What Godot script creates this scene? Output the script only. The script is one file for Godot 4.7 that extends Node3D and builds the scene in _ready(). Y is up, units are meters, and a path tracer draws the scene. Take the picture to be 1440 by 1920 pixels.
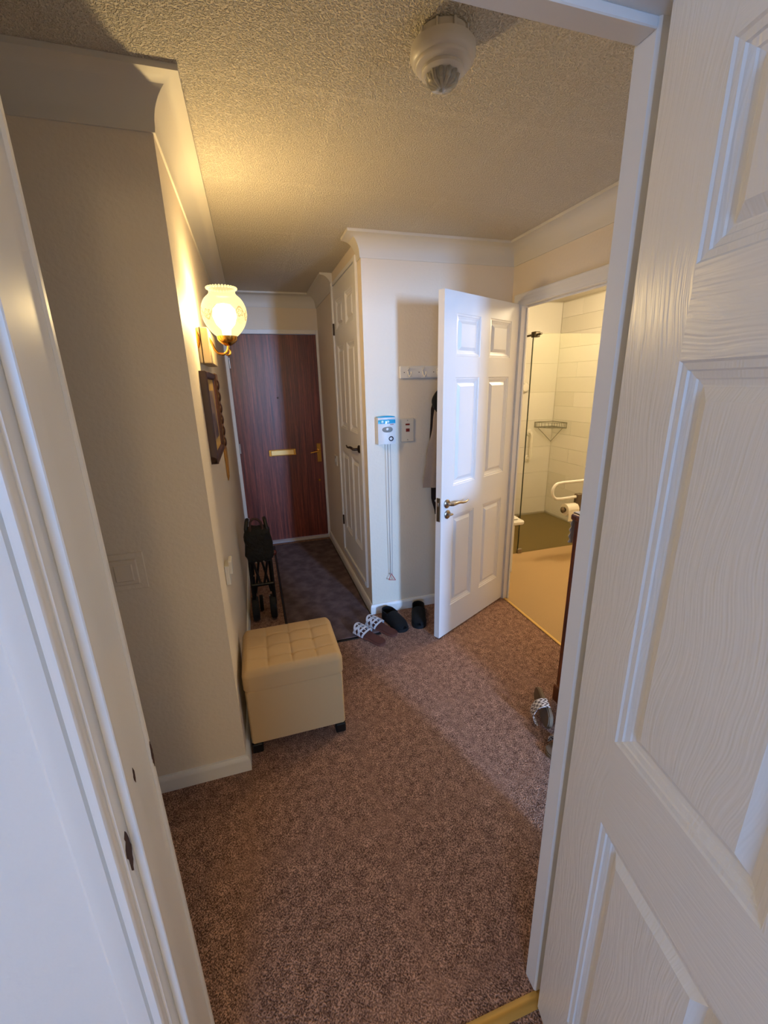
extends Node3D

# ---------------------------------------------------------------- mesh builder
class MB:
	extends RefCounted
	var v := PackedVector3Array()
	var off := Vector3.ZERO

	func add(t: PackedVector3Array, fix := true) -> void:
		var vol := 0.0
		if fix:
			for i in range(0, t.size(), 3):
				vol += t[i].dot(t[i + 1].cross(t[i + 2]))
		if vol > 0.0:
			for i in range(0, t.size(), 3):
				v.append(t[i]); v.append(t[i + 2]); v.append(t[i + 1])
		else:
			v.append_array(t)

	func poly_out(t: PackedVector3Array, pts: Array, center: Vector3) -> void:
		var mid := Vector3.ZERO
		for p in pts:
			mid += p
		mid /= pts.size()
		for i in range(1, pts.size() - 1):
			var a: Vector3 = pts[0]
			var b: Vector3 = pts[i]
			var c: Vector3 = pts[i + 1]
			if (a - c).cross(a - b).dot(mid - center) < 0.0:
				t.append(a); t.append(c); t.append(b)
			else:
				t.append(a); t.append(b); t.append(c)

	func box(lo: Vector3, hi: Vector3, c := 0.0, xf := Transform3D.IDENTITY) -> void:
		var m := (lo + hi) * 0.5
		var h := (hi - lo) * 0.5
		var t := PackedVector3Array()
		c = minf(c, minf(h.x, minf(h.y, h.z)) * 0.95)
		var P := func(ax: int, s: Vector3) -> Vector3:
			var q := Vector3(h.x - c, h.y - c, h.z - c)
			q[ax] = h[ax]
			return m + Vector3(q.x * s.x, q.y * s.y, q.z * s.z)
		for ax in 3:
			var b := (ax + 1) % 3
			var d := (ax + 2) % 3
			for s in [-1.0, 1.0]:
				var pts := []
				for k in [[-1.0, -1.0], [1.0, -1.0], [1.0, 1.0], [-1.0, 1.0]]:
					var sg := Vector3.ZERO
					sg[ax] = s; sg[b] = k[0]; sg[d] = k[1]
					pts.append(P.call(ax, sg))
				poly_out(t, pts, m)
			if c > 0.0:
				for s1 in [-1.0, 1.0]:
					for s2 in [-1.0, 1.0]:
						var l := Vector3.ZERO
						l[ax] = -1.0; l[b] = s1; l[d] = s2
						var r := l
						r[ax] = 1.0
						poly_out(t, [P.call(b, l), P.call(b, r), P.call(d, r), P.call(d, l)], m)
		if c > 0.0:
			for sx in [-1.0, 1.0]:
				for sy in [-1.0, 1.0]:
					for sz in [-1.0, 1.0]:
						var sg := Vector3(sx, sy, sz)
						poly_out(t, [P.call(0, sg), P.call(1, sg), P.call(2, sg)], m)
		for i in t.size():
			t[i] = xf * t[i]
		v.append_array(t)

	func grid(nu: int, nv: int, f: Callable, fix := false, xf := Transform3D.IDENTITY) -> void:
		var p := PackedVector3Array()
		for j in nv + 1:
			for i in nu + 1:
				p.append(xf * (f.call(float(i) / nu, float(j) / nv) as Vector3))
		var t := PackedVector3Array()
		for j in nv:
			for i in nu:
				var a := p[j * (nu + 1) + i]
				var b := p[j * (nu + 1) + i + 1]
				var c := p[(j + 1) * (nu + 1) + i + 1]
				var d := p[(j + 1) * (nu + 1) + i]
				t.append_array(PackedVector3Array([a, b, c, a, c, d]))
		add(t, fix)

	# a sheet with thickness: the grid's own side and the same moved along off2(u, v)
	func slab(nu: int, nv: int, f: Callable, g: Callable, xf := Transform3D.IDENTITY) -> void:
		var t := PackedVector3Array()
		var p := PackedVector3Array()
		var q := PackedVector3Array()
		for j in nv + 1:
			for i in nu + 1:
				p.append(xf * (f.call(float(i) / nu, float(j) / nv) as Vector3))
				q.append(xf * (g.call(float(i) / nu, float(j) / nv) as Vector3))
		var w := nu + 1
		for j in nv:
			for i in nu:
				var k := j * w + i
				t.append_array(PackedVector3Array([p[k], p[k + 1], p[k + w + 1], p[k], p[k + w + 1], p[k + w]]))
				t.append_array(PackedVector3Array([q[k], q[k + w + 1], q[k + 1], q[k], q[k + w], q[k + w + 1]]))
		for i in nu:
			t.append_array(PackedVector3Array([p[i], q[i], q[i + 1], p[i], q[i + 1], p[i + 1]]))
			var k := nv * w + i
			t.append_array(PackedVector3Array([p[k], q[k + 1], q[k], p[k], p[k + 1], q[k + 1]]))
		for j in nv:
			var k := j * w
			t.append_array(PackedVector3Array([p[k], q[k + w], q[k], p[k], p[k + w], q[k + w]]))
			k = j * w + nu
			t.append_array(PackedVector3Array([p[k], q[k], q[k + w], p[k], q[k + w], p[k + w]]))
		add(t)

	func lathe(prof: Array, seg: int, xf := Transform3D.IDENTITY, closed := true) -> void:
		var t := PackedVector3Array()
		var pr := prof.duplicate()
		if closed:
			if pr[0].x > 1e-6: pr.push_front(Vector2(0, pr[0].y))
			if pr[-1].x > 1e-6: pr.push_back(Vector2(0, pr[-1].y))
		for k in pr.size() - 1:
			for i in seg:
				var a0 := TAU * i / seg
				var a1 := TAU * ((i + 1) % seg) / seg
				var A := xf * Vector3(pr[k].x * cos(a0), pr[k].y, pr[k].x * sin(a0))
				var B := xf * Vector3(pr[k].x * cos(a1), pr[k].y, pr[k].x * sin(a1))
				var C := xf * Vector3(pr[k + 1].x * cos(a1), pr[k + 1].y, pr[k + 1].x * sin(a1))
				var D := xf * Vector3(pr[k + 1].x * cos(a0), pr[k + 1].y, pr[k + 1].x * sin(a0))
				if pr[k].x > 1e-6: t.append_array(PackedVector3Array([A, B, C]))
				if pr[k + 1].x > 1e-6: t.append_array(PackedVector3Array([A, C, D]))
		add(t, closed)

	func tube(pts: Array, r, seg := 10, loop := false) -> void:
		var n := pts.size()
		var t := PackedVector3Array()
		var rings := []
		var up := Vector3.ZERO
		for i in n:
			var d: Vector3
			if loop:
				d = pts[(i + 1) % n] - pts[(i + n - 1) % n]
			else:
				d = pts[mini(i + 1, n - 1)] - pts[maxi(i - 1, 0)]
			d = d.normalized()
			if up == Vector3.ZERO:
				up = d.cross(Vector3.UP if absf(d.y) < 0.9 else Vector3.RIGHT).normalized()
			up = (up - d * up.dot(d)).normalized()
			var w := d.cross(up)
			var rr: float = r[i] if r is Array else r
			var ring := []
			for k in seg:
				ring.append(pts[i] + (up * cos(TAU * k / seg) + w * sin(TAU * k / seg)) * rr)
			rings.append(ring)
		for i in (n if loop else n - 1):
			var a: Array = rings[i]
			var b: Array = rings[(i + 1) % n]
			for k in seg:
				var l := (k + 1) % seg
				t.append_array(PackedVector3Array([a[k], a[l], b[l], a[k], b[l], b[k]]))
		if not loop:
			for k in range(1, seg - 1):
				t.append_array(PackedVector3Array([rings[0][0], rings[0][k + 1], rings[0][k]]))
				t.append_array(PackedVector3Array([rings[-1][0], rings[-1][k], rings[-1][k + 1]]))
		add(t)

	# profile (a, b): a along side = N x dir (mitred), b along N
	func sweep(path: Array, N: Vector3, prof: Array, side := 1.0) -> void:
		var n := path.size()
		var rings := []
		for i in n:
			var d0: Vector3 = (path[i] - path[maxi(i - 1, 0)]).normalized()
			var d1: Vector3 = (path[mini(i + 1, n - 1)] - path[i]).normalized()
			if i == 0: d0 = d1
			if i == n - 1: d1 = d0
			var s0 := N.cross(d0) * side
			var s1 := N.cross(d1) * side
			var m := (s0 + s1).normalized()
			m /= maxf(m.dot(s0), 0.2)
			var ring := []
			for q in prof:
				ring.append(path[i] + m * q.x + N * q.y)
			rings.append(ring)
		var t := PackedVector3Array()
		var k := prof.size()
		for i in n - 1:
			for j in k:
				var l := (j + 1) % k
				t.append_array(PackedVector3Array([rings[i][j], rings[i][l], rings[i + 1][l], rings[i][j], rings[i + 1][l], rings[i + 1][j]]))
		var idx := Geometry2D.triangulate_polygon(PackedVector2Array(prof))
		# orient the caps like the sides: the first ring's edge j -> l runs forward in a side face
		var area := 0.0
		for j in k:
			area += prof[j].cross(prof[(j + 1) % k])
		for j in range(0, idx.size(), 3):
			var tri := [idx[j], idx[j + 1], idx[j + 2]]
			var ar: float = (prof[tri[1]] - prof[tri[0]]).cross(prof[tri[2]] - prof[tri[0]])
			if ar * area < 0.0:
				tri = [tri[0], tri[2], tri[1]]
			t.append_array(PackedVector3Array([rings[0][tri[0]], rings[0][tri[2]], rings[0][tri[1]]]))
			t.append_array(PackedVector3Array([rings[-1][tri[0]], rings[-1][tri[1]], rings[-1][tri[2]]]))
		add(t)

	func prism(poly: Array, z0: float, z1: float, xf := Transform3D.IDENTITY) -> void:
		var t := PackedVector3Array()
		var k := poly.size()
		var area := 0.0
		for j in k:
			area += poly[j].cross(poly[(j + 1) % k])
		var P := poly.duplicate()
		if area < 0.0: P.reverse()
		for j in k:
			var l := (j + 1) % k
			var a := xf * Vector3(P[j].x, P[j].y, z0)
			var b := xf * Vector3(P[l].x, P[l].y, z0)
			var c := xf * Vector3(P[l].x, P[l].y, z1)
			var d := xf * Vector3(P[j].x, P[j].y, z1)
			t.append_array(PackedVector3Array([a, b, c, a, c, d]))
		var idx := Geometry2D.triangulate_polygon(PackedVector2Array(P))
		for j in range(0, idx.size(), 3):
			var p: Vector2 = P[idx[j]]
			var q: Vector2 = P[idx[j + 1]]
			var r: Vector2 = P[idx[j + 2]]
			if (q - p).cross(r - p) < 0.0:
				var s := q
				q = r
				r = s
			t.append_array(PackedVector3Array([xf * Vector3(p.x, p.y, z1), xf * Vector3(q.x, q.y, z1), xf * Vector3(r.x, r.y, z1)]))
			t.append_array(PackedVector3Array([xf * Vector3(p.x, p.y, z0), xf * Vector3(r.x, r.y, z0), xf * Vector3(q.x, q.y, z0)]))
		add(t)

	func ball(c: Vector3, r: Vector3, nu := 16, nv := 10) -> void:
		grid(nu, nv, func(u: float, w: float) -> Vector3:
			return c + Vector3(r.x * cos(TAU * u) * sin(PI * w), r.y * cos(PI * w), r.z * sin(TAU * u) * sin(PI * w)), true)

	func bounds() -> AABB:
		var b := AABB(v[0], Vector3.ZERO)
		for p in v:
			b = b.expand(p)
		return b

	func commit(crease := 40.0, swap := false) -> ArrayMesh:
		var n := v.size() / 3
		var fn := PackedVector3Array()
		var at := {}
		for i in n:
			var a := v[i * 3]
			var c := (a - v[i * 3 + 2]).cross(a - v[i * 3 + 1])
			fn.append(c)
			for k in 3:
				var key := Vector3i((v[i * 3 + k] * 50000.0).round())
				if not at.has(key): at[key] = PackedInt32Array()
				var l: PackedInt32Array = at[key]
				l.append(i)
				at[key] = l
		var cs := cos(deg_to_rad(crease))
		var pos := PackedVector3Array()
		var nor := PackedVector3Array()
		var uv := PackedVector2Array()
		for i in n:
			var me := fn[i].normalized()
			if fn[i].length() < 1e-14: continue
			for k in 3:
				var p := v[i * 3 + k]
				var s := Vector3.ZERO
				for j in at[Vector3i((p * 50000.0).round())]:
					if fn[j].normalized().dot(me) > cs: s += fn[j]
				pos.append(p - off)
				nor.append(s.normalized() if s.length() > 1e-14 else me)
				var ab := me.abs()
				var q := Vector2(p.x, p.y)
				if ab.x > ab.y and ab.x > ab.z: q = Vector2(p.z, p.y)
				elif ab.y > ab.z: q = Vector2(p.x, p.z)
				uv.append(Vector2(q.y, q.x) if swap else q)
		var arr := []
		arr.resize(Mesh.ARRAY_MAX)
		arr[Mesh.ARRAY_VERTEX] = pos
		arr[Mesh.ARRAY_NORMAL] = nor
		arr[Mesh.ARRAY_TEX_UV] = uv
		var m := ArrayMesh.new()
		m.add_surface_from_arrays(Mesh.PRIMITIVE_TRIANGLES, arr)
		return m


# ---------------------------------------------------------------- scene helpers
var taken := {}

func numbered(called: String) -> String:
	var k: int = taken.get(called, 0)
	taken[called] = k + 1
	return called if k == 0 else "%s_%03d" % [called, k]

func tag(o: Node, label: String, category: String, group := "", kind := "") -> Node:
	o.set_meta("label", label)
	o.set_meta("category", category)
	if group: o.set_meta("group", group)
	if kind: o.set_meta("kind", kind)
	return o

func thing(called: String, at: Vector3, label: String, category: String, group := "", turn := 0.0) -> Node3D:
	var o := Node3D.new()
	o.name = numbered(called)
	add_child(o, true)
	o.position = at
	o.rotation.y = turn
	tag(o, label, category, group)
	return o

# a part; b is in the thing's own axes, or in the room's when world is set
func part(o: Node3D, called: String, b: MB, m: Material, world := false, crease := 40.0, swap := false) -> MeshInstance3D:
	if world:
		b.off = o.global_position if o.is_inside_tree() else o.position
	var i := MeshInstance3D.new()
	i.name = called
	i.mesh = b.commit(crease, swap)
	i.material_override = m
	o.add_child(i, true)
	return i

# a thing that is one mesh, written in room axes; its node goes to the middle of its base
func solo(called: String, b: MB, m: Material, label: String, category: String, group := "", kind := "", crease := 40.0) -> MeshInstance3D:
	var bb := b.bounds()
	b.off = bb.position + Vector3(bb.size.x * 0.5, 0, bb.size.z * 0.5)
	var i := MeshInstance3D.new()
	i.name = numbered(called)
	i.mesh = b.commit(crease)
	i.material_override = m
	i.position = b.off
	add_child(i, true)
	tag(i, label, category, group, kind)
	return i

func struct(called: String, b: MB, m: Material, label: String, category: String) -> MeshInstance3D:
	return solo(called, b, m, label, category, "", "structure")

func V(x: float, y: float, z: float) -> Vector3:
	return Vector3(x, y, z)

func along(o: Vector3, dir: Vector3) -> Transform3D:   # y axis turned to dir
	var y := dir.normalized()
	var x := y.cross(Vector3.FORWARD if absf(y.z) < 0.9 else Vector3.RIGHT).normalized()
	return Transform3D(Basis(x, y, x.cross(y)), o)

func arc(c: Vector3, a: Vector3, b: Vector3, r: float, d0: float, d1: float, n: int) -> Array:
	var out := []
	for i in n + 1:
		var t := deg_to_rad(lerpf(d0, d1, float(i) / n))
		out.append(c + (a * cos(t) + b * sin(t)) * r)
	return out

# ---------------------------------------------------------------- materials
func mat(c: Color, rough := 0.6, metal := 0.0) -> StandardMaterial3D:
	var m := StandardMaterial3D.new()
	m.albedo_color = c
	m.roughness = rough
	m.metallic = metal
	return m

func noise(freq: float, seed_: int, kind := FastNoiseLite.TYPE_SIMPLEX_SMOOTH, oct := 3) -> FastNoiseLite:
	var n := FastNoiseLite.new()
	n.seed = seed_
	n.frequency = freq
	n.noise_type = kind
	n.fractal_octaves = oct
	if oct <= 1: n.fractal_type = FastNoiseLite.FRACTAL_NONE
	return n

func tex(im: Image) -> ImageTexture:
	return ImageTexture.create_from_image(im)

func bumpy(m: StandardMaterial3D, t: Texture2D, cm: float, scale: Vector3, tri := true) -> StandardMaterial3D:
	m.heightmap_enabled = true
	m.heightmap_texture = t
	m.heightmap_scale = cm
	m.uv1_scale = scale
	if tri:
		m.uv1_triplanar = true
		m.uv1_world_triplanar = true
	return m

# image from f(x, y) with x, y in 0..1
func paint(w: int, h: int, f: Callable) -> ImageTexture:
	var im := Image.create(w, h, false, Image.FORMAT_RGB8)
	for j in h:
		for i in w:
			im.set_pixel(i, j, f.call(float(i) / w, float(j) / h))
	return tex(im)

var WHITE: StandardMaterial3D
var GLOSS: StandardMaterial3D
var WALL: StandardMaterial3D
var CEIL: StandardMaterial3D
var BRASS: StandardMaterial3D
var STEEL: StandardMaterial3D
var DARKMETAL: StandardMaterial3D
var PLASTIC: StandardMaterial3D
var BLACK: StandardMaterial3D
var GRAIN: StandardMaterial3D
var PALE: StandardMaterial3D

# ---------------------------------------------------------------- six-panel doors
const COLS := [0.105, 0.327, 0.423, 0.650]
const ROWS := [0.19, 0.777, 0.955, 1.55, 1.657, 1.865]
const MOULD := [[0.0, 0.0], [0.003, 0.0025], [0.011, 0.0035], [0.013, 0.006], [0.021, 0.0085], [0.023, 0.0105], [0.029, 0.012], [0.031, 0.012], [0.047, 0.003]]

func panel(x0: float, x1: float, y0: float, y1: float, t: float, k := 1.0) -> MB:
	var b := MB.new()
	var tr := PackedVector3Array()
	var mid := V((x0 + x1) / 2, (y0 + y1) / 2, -t / 2)
	for face in [0, 1]:
		var loops := []
		for s in MOULD:
			var d: float = s[0] * k
			var z: float = -s[1] if face == 0 else -t + s[1]
			loops.append([V(x0 + d, y0 + d, z), V(x1 - d, y0 + d, z), V(x1 - d, y1 - d, z), V(x0 + d, y1 - d, z)])
		var far := mid + V(0, 0, -9.0 if face == 0 else 9.0)
		for i in loops.size() - 1:
			for j in 4:
				var l := (j + 1) % 4
				b.poly_out(tr, [loops[i][j], loops[i][l], loops[i + 1][l], loops[i + 1][j]], far)
		b.poly_out(tr, loops[-1], far)
	for s in [[V(x0, y0, 0), V(x1, y0, 0)], [V(x1, y0, 0), V(x1, y1, 0)], [V(x1, y1, 0), V(x0, y1, 0)], [V(x0, y1, 0), V(x0, y0, 0)]]:
		var dz := V(0, 0, -t)
		b.poly_out(tr, [s[0], s[1], s[1] + dz, s[0] + dz], mid)
	b.v.append_array(tr)
	return b

func six_panel(o: Node3D, w: float, h: float, t: float, m: Material, cols: Array, rows: Array, k := 1.0) -> void:
	for s in [[0.0, cols[0]], [cols[3], w]]:
		var b := MB.new()
		b.box(V(s[0], 0, -t), V(s[1], h, 0))
		part(o, "stile", b, m)
	for s in [[0.0, rows[0]], [rows[1], rows[2]], [rows[3], rows[4]], [rows[5], h]]:
		var b := MB.new()
		b.box(V(cols[0], s[0], -t), V(cols[3], s[1], 0))
		part(o, "rail", b, m, false, 40.0, true)
	for r in 3:
		var b := MB.new()
		b.box(V(cols[1], rows[r * 2], -t), V(cols[2], rows[r * 2 + 1], 0))
		part(o, "muntin", b, m)
		for c in 2:
			part(o, "panel", panel(cols[c * 2], cols[c * 2 + 1], rows[r * 2], rows[r * 2 + 1], t, k), m, false, 8.0)

# lever on a round rose; p on the face, the lever runs along dir
func lever(o: Node3D, p: Vector3, dir: float, n: float, m: Material, s := 1.0) -> void:
	var b := MB.new()
	b.lathe([Vector2(0.0, 0.0), Vector2(0.026, 0.0), Vector2(0.026, 0.005), Vector2(0.021, 0.010), Vector2(0.011, 0.011)], 24, along(p, V(0, 0, n)))
	var h := part(o, "handle_rose", b, m)
	b = MB.new()
	var z := n * 0.045
	b.tube([p, p + V(0, 0, z * 0.7), p + V(dir * 0.006, 0.001, z * 0.95), p + V(dir * 0.025 * s, 0.004, z), p + V(dir * 0.05 * s, 0.004, z), p + V(dir * 0.08 * s, -0.004, z), p + V(dir * 0.105 * s, -0.006, z), p + V(dir * 0.125 * s, 0.002, z)],
		[0.009, 0.009, 0.009, 0.009, 0.008, 0.0072, 0.006, 0.004], 10)
	part(o, "lever", b, m)

# ---------------------------------------------------------------- the scene
const CH := 2.312      # ceiling
func _ready() -> void:
	# camera, sky, daylight, exposure
	var cam := Camera3D.new()
	cam.name = "camera"
	cam.fov = 100.8855
	cam.near = 0.02
	cam.position = V(0, 1.54, 0)
	cam.rotation = V(-0.29587057, -0.29093265, -0.02383027)
	add_child(cam)
	cam.current = true
	var env := Environment.new()
	env.background_mode = Environment.BG_COLOR
	env.background_color = Color(0.62, 0.76, 1.0)
	env.background_energy_multiplier = 1.0
	env.tonemap_mode = Environment.TONE_MAPPER_LINEAR
	env.tonemap_exposure = 1.24
	env.sdfgi_enabled = true
	env.ssao_enabled = true
	env.ssil_enabled = true
	var we := WorldEnvironment.new()
	we.name = "environment"
	we.environment = env
	add_child(we)
	day_light("unseen_daylight_living", V(-1.25, 1.45, 3.16), Vector2(1.2, 1.2), Color(0.40, 0.69, 1.0), 5.2)  # unseen window behind the viewer, lights the near frame and door mouldings
	day_light("unseen_daylight_bedroom", V(2.08, 1.66, 3.36), Vector2(0.34, 0.95), Color(0.58, 0.75, 1.0), 25.0)  # unseen source, narrow so shadow edges on back wall and doors stay sharp
	materials()
	shell()
	mouldings()
	near_frame()
	doors()
	bathroom_shell()
	# furniture and things
	ottoman()
	sconce()
	chest()
	walker()
	bath_things()
	wall_things()
	shoes()
	detector()
	rooms_behind()

func day_light(called: String, at: Vector3, size: Vector2, c: Color, e: float) -> void:
	var l := AreaLight3D.new()
	l.name = called
	l.area_size = size
	l.light_color = c
	l.light_energy = e
	l.area_range = 30.0
	l.shadow_enabled = true
	l.position = at
	add_child(l)

func materials() -> void:
	WHITE = mat(Color(0.92, 0.905, 0.875), 0.42)
	GLOSS = mat(Color(0.92, 0.91, 0.89), 0.30)
	PLASTIC = mat(Color(0.87, 0.85, 0.80), 0.35)
	BRASS = mat(Color(0.86, 0.64, 0.30), 0.25, 1.0)
	STEEL = mat(Color(0.62, 0.58, 0.53), 0.3, 1.0)
	DARKMETAL = mat(Color(0.25, 0.19, 0.15), 0.4, 0.8)
	BLACK = mat(Color(0.025, 0.025, 0.03), 0.5)
	var n := noise(0.03, 3, FastNoiseLite.TYPE_SIMPLEX_SMOOTH, 4)
	WALL = bumpy(mat(Color(0.92, 0.865, 0.775), 0.62), tex(n.get_seamless_image(512, 512)), 0.07, Vector3.ONE * 3.0)
	PALE = WALL.duplicate()
	PALE.albedo_color = Color(0.90, 0.89, 0.87)
	n = noise(0.055, 8, FastNoiseLite.TYPE_SIMPLEX_SMOOTH, 2)
	var im := n.get_seamless_image(1024, 1024)
	for j in 1024:
		for i in 1024:
			var x := im.get_pixel(i, j).r
			var y := clampf(0.30 + 0.55 * x - 0.45 * smoothstep(0.60, 0.74, x), 0.0, 1.0)
			im.set_pixel(i, j, Color(y, y, y))
	CEIL = bumpy(mat(Color(0.865, 0.83, 0.76), 0.75), tex(im), 1.1, Vector3.ONE * 1.7)
	# painted doors with an embossed wood grain
	var gn := noise(1.0, 21, FastNoiseLite.TYPE_SIMPLEX_SMOOTH, 2)
	var fine := noise(1.0, 22, FastNoiseLite.TYPE_SIMPLEX_SMOOTH, 1)
	var grain := paint(1024, 1024, func(x: float, y: float) -> Color:
		var cy := cos(TAU * y) * 0.9
		var sy := sin(TAU * y) * 0.9
		var w := gn.get_noise_3d(x * 4.0, cy * 0.45, sy * 0.45) * 0.030 + gn.get_noise_3d(x * 17.0 + 9.0, cy * 1.5, sy * 1.5) * 0.002
		var l := fine.get_noise_2d((x + w) * 330.0, 3.0 + cy * 0.6) * 0.6 + fine.get_noise_3d((x + w) * 160.0, cy * 3.0, sy * 3.0) * 0.6
		var h := clampf(0.5 + l * 0.9, 0.0, 1.0)
		return Color(h, h, h))
	GRAIN = bumpy(mat(Color(0.92, 0.91, 0.89), 0.30), grain, 0.028, Vector3.ONE, false)

func shell() -> void:
	var cp := noise(0.24, 5, FastNoiseLite.TYPE_VALUE_CUBIC, 2).get_seamless_image(768, 768, false, false, 0.3)
	var big := noise(0.012, 6, FastNoiseLite.TYPE_SIMPLEX, 2).get_seamless_image(768, 768, false, false, 0.3)
	var col := Image.create(768, 768, false, Image.FORMAT_RGB8)
	for j in 768:
		for i in 768:
			var x := cp.get_pixel(i, j).r
			var y := big.get_pixel(i, j).r
			var t := clampf((x - 0.5) * 1.35 + 0.44 + (y - 0.5) * 0.25, 0.0, 1.0)
			col.set_pixel(i, j, Color(0.33, 0.24, 0.205).lerp(Color(0.90, 0.72, 0.625), t))
	var carpet := bumpy(mat(Color(1, 1, 1), 0.95), tex(cp), 0.5, Vector3.ONE * 2.1)
	carpet.albedo_texture = tex(col)
	carpet.specular_mode = BaseMaterial3D.SPECULAR_DISABLED
	var b := MB.new()
	b.box(V(-3.0, -0.1, -4.32), V(1.64, 0, 3.3))
	b.box(V(1.64, -0.1, -1.5), V(3.0, 0, 3.5))
	b.box(V(-0.4, -0.1, 3.3), V(1.64, 0, 3.5))
	struct("floor", b, carpet, "brown mauve twist pile carpet of the hall", "floor")
	b = MB.new()
	b.box(V(-3.2, CH, -4.4), V(3.4, CH + 0.12, 3.7))
	struct("ceiling", b, CEIL, "cream stippled textured ceiling above the hall", "ceiling")
	# walls
	b = MB.new()
	b.box(V(-0.274, 0, -4.203), V(-0.174, CH, -1.51))
	struct("wall_left", b, WALL, "cream corridor wall behind the globe lamp", "wall")
	b = MB.new()
	b.box(V(-1.8, 0, -1.61), V(-0.274, CH, -1.51))
	struct("wall_return", b, WALL, "cream wall that carries the flush light switch", "wall")
	b = MB.new()
	b.box(V(-1.9, 0, -1.61), V(-1.8, CH, -0.7))
	struct("wall_end", b, WALL, "cream end wall of the hall beyond the switch", "wall")
	b = MB.new()
	b.box(V(-0.274, 2.02, -4.303), V(0.762, CH, -4.203))
	struct("wall_front", b, WALL, "cream wall strip above the brown front door", "wall")
	b = MB.new()
	b.box(V(0.662, 0, -4.203), V(0.762, CH, -3.355))
	b.box(V(0.662, 0, -3.355), V(0.762, 0.19, -2.64))
	b.box(V(0.662, 2.215, -3.355), V(0.762, CH, -2.64))
	b.box(V(0.662, 0, -2.64), V(0.762, CH, -2.543))
	struct("wall_right", b, WALL, "cream corridor wall round the cupboard door", "wall")
	b = MB.new()
	b.box(V(0.762, 0, -2.643), V(1.63, CH, -2.543))
	struct("wall_back", b, WALL, "cream wall behind the open door with hook rail", "wall")
	b = MB.new()
	b.box(V(1.63, 0, -2.643), V(1.664, CH, -2.455))
	b.box(V(1.63, 1.995, -2.455), V(1.664, CH, -1.625))
	b.box(V(1.63, 0, -1.625), V(1.664, CH, -0.6))
	struct("wall_bathroom_side", b, WALL, "cream hall wall over the bathroom doorway", "wall")
	b = MB.new()
	b.box(V(0.60, 0, -0.60), V(0.92, CH, -0.535))
	b.box(V(0.92, 1.99, -0.60), V(1.52, CH, -0.535))  # opening to the unseen bedroom, sized to shape its daylight
	b.box(V(1.52, 0, -0.60), V(1.73, CH, -0.535))
	b.box(V(-0.27, 2.005, -0.60), V(0.60, CH, -0.535))
	b.box(V(-1.9, 0, -0.70), V(-0.27, CH, -0.535))
	struct("wall_near", b, PALE, "cream wall round the doorway one looks through", "wall")

func cove() -> Array:
	var pr := [Vector2(0, 0), Vector2(0, -0.112), Vector2(0.006, -0.112), Vector2(0.007, -0.106)]
	for i in 11:
		var t := deg_to_rad(90.0 * i / 10)
		pr.append(Vector2(0.082 - 0.074 * cos(t), -0.100 + 0.086 * sin(t) ))
	pr.append(Vector2(0.089, -0.013))
	pr.append(Vector2(0.090, 0))
	return pr

func mouldings() -> void:
	var y := CH - 0.0005
	var b := MB.new()
	b.sweep([V(-1.8, y, -1.51), V(-0.174, y, -1.51), V(-0.174, y, -4.203), V(0.662, y, -4.203), V(0.662, y, -3.39)], Vector3.UP, cove(), -1.0)
	struct("trim_1", b, mat(Color(0.87, 0.845, 0.79), 0.5), "cream plaster coving round the corridor ceiling", "coving")
	b = MB.new()
	b.sweep([V(0.662, y, -2.625), V(0.662, y, -2.543), V(1.63, y, -2.543), V(1.63, y, -0.6)], Vector3.UP, cove(), -1.0)
	struct("trim_2", b, mat(Color(0.87, 0.845, 0.79), 0.5), "cream plaster coving above the hook rail wall", "coving")
	var sk := [Vector2(0, 0), Vector2(0.016, 0), Vector2(0.016, 0.050), Vector2(0.013, 0.060), Vector2(0.007, 0.069), Vector2(0.0, 0.071)]
	b = MB.new()
	b.sweep([V(-1.8, 0, -1.51), V(-0.174, 0, -1.51), V(-0.174, 0, -4.17)], Vector3.UP, sk, -1.0)
	struct("baseboard_left", b, WHITE, "white painted skirting below the switch wall", "baseboard")
	b = MB.new()
	b.sweep([V(0.662, 0, -4.17), V(0.662, 0, -2.543), V(1.63, 0, -2.543), V(1.63, 0, -2.475)], Vector3.UP, sk, -1.0)
	struct("baseboard_right", b, WHITE, "white painted skirting below cupboard door and hooks", "baseboard")

# the doorway one looks through
func near_frame() -> void:
	var top := 2.005
	var b := MB.new()
	# left lining with its stop, hall architrave and room architrave
	b.box(V(-0.27, 0, -0.70), V(-0.243, top, -0.535))
	part_struct_frame(b, top)

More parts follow.
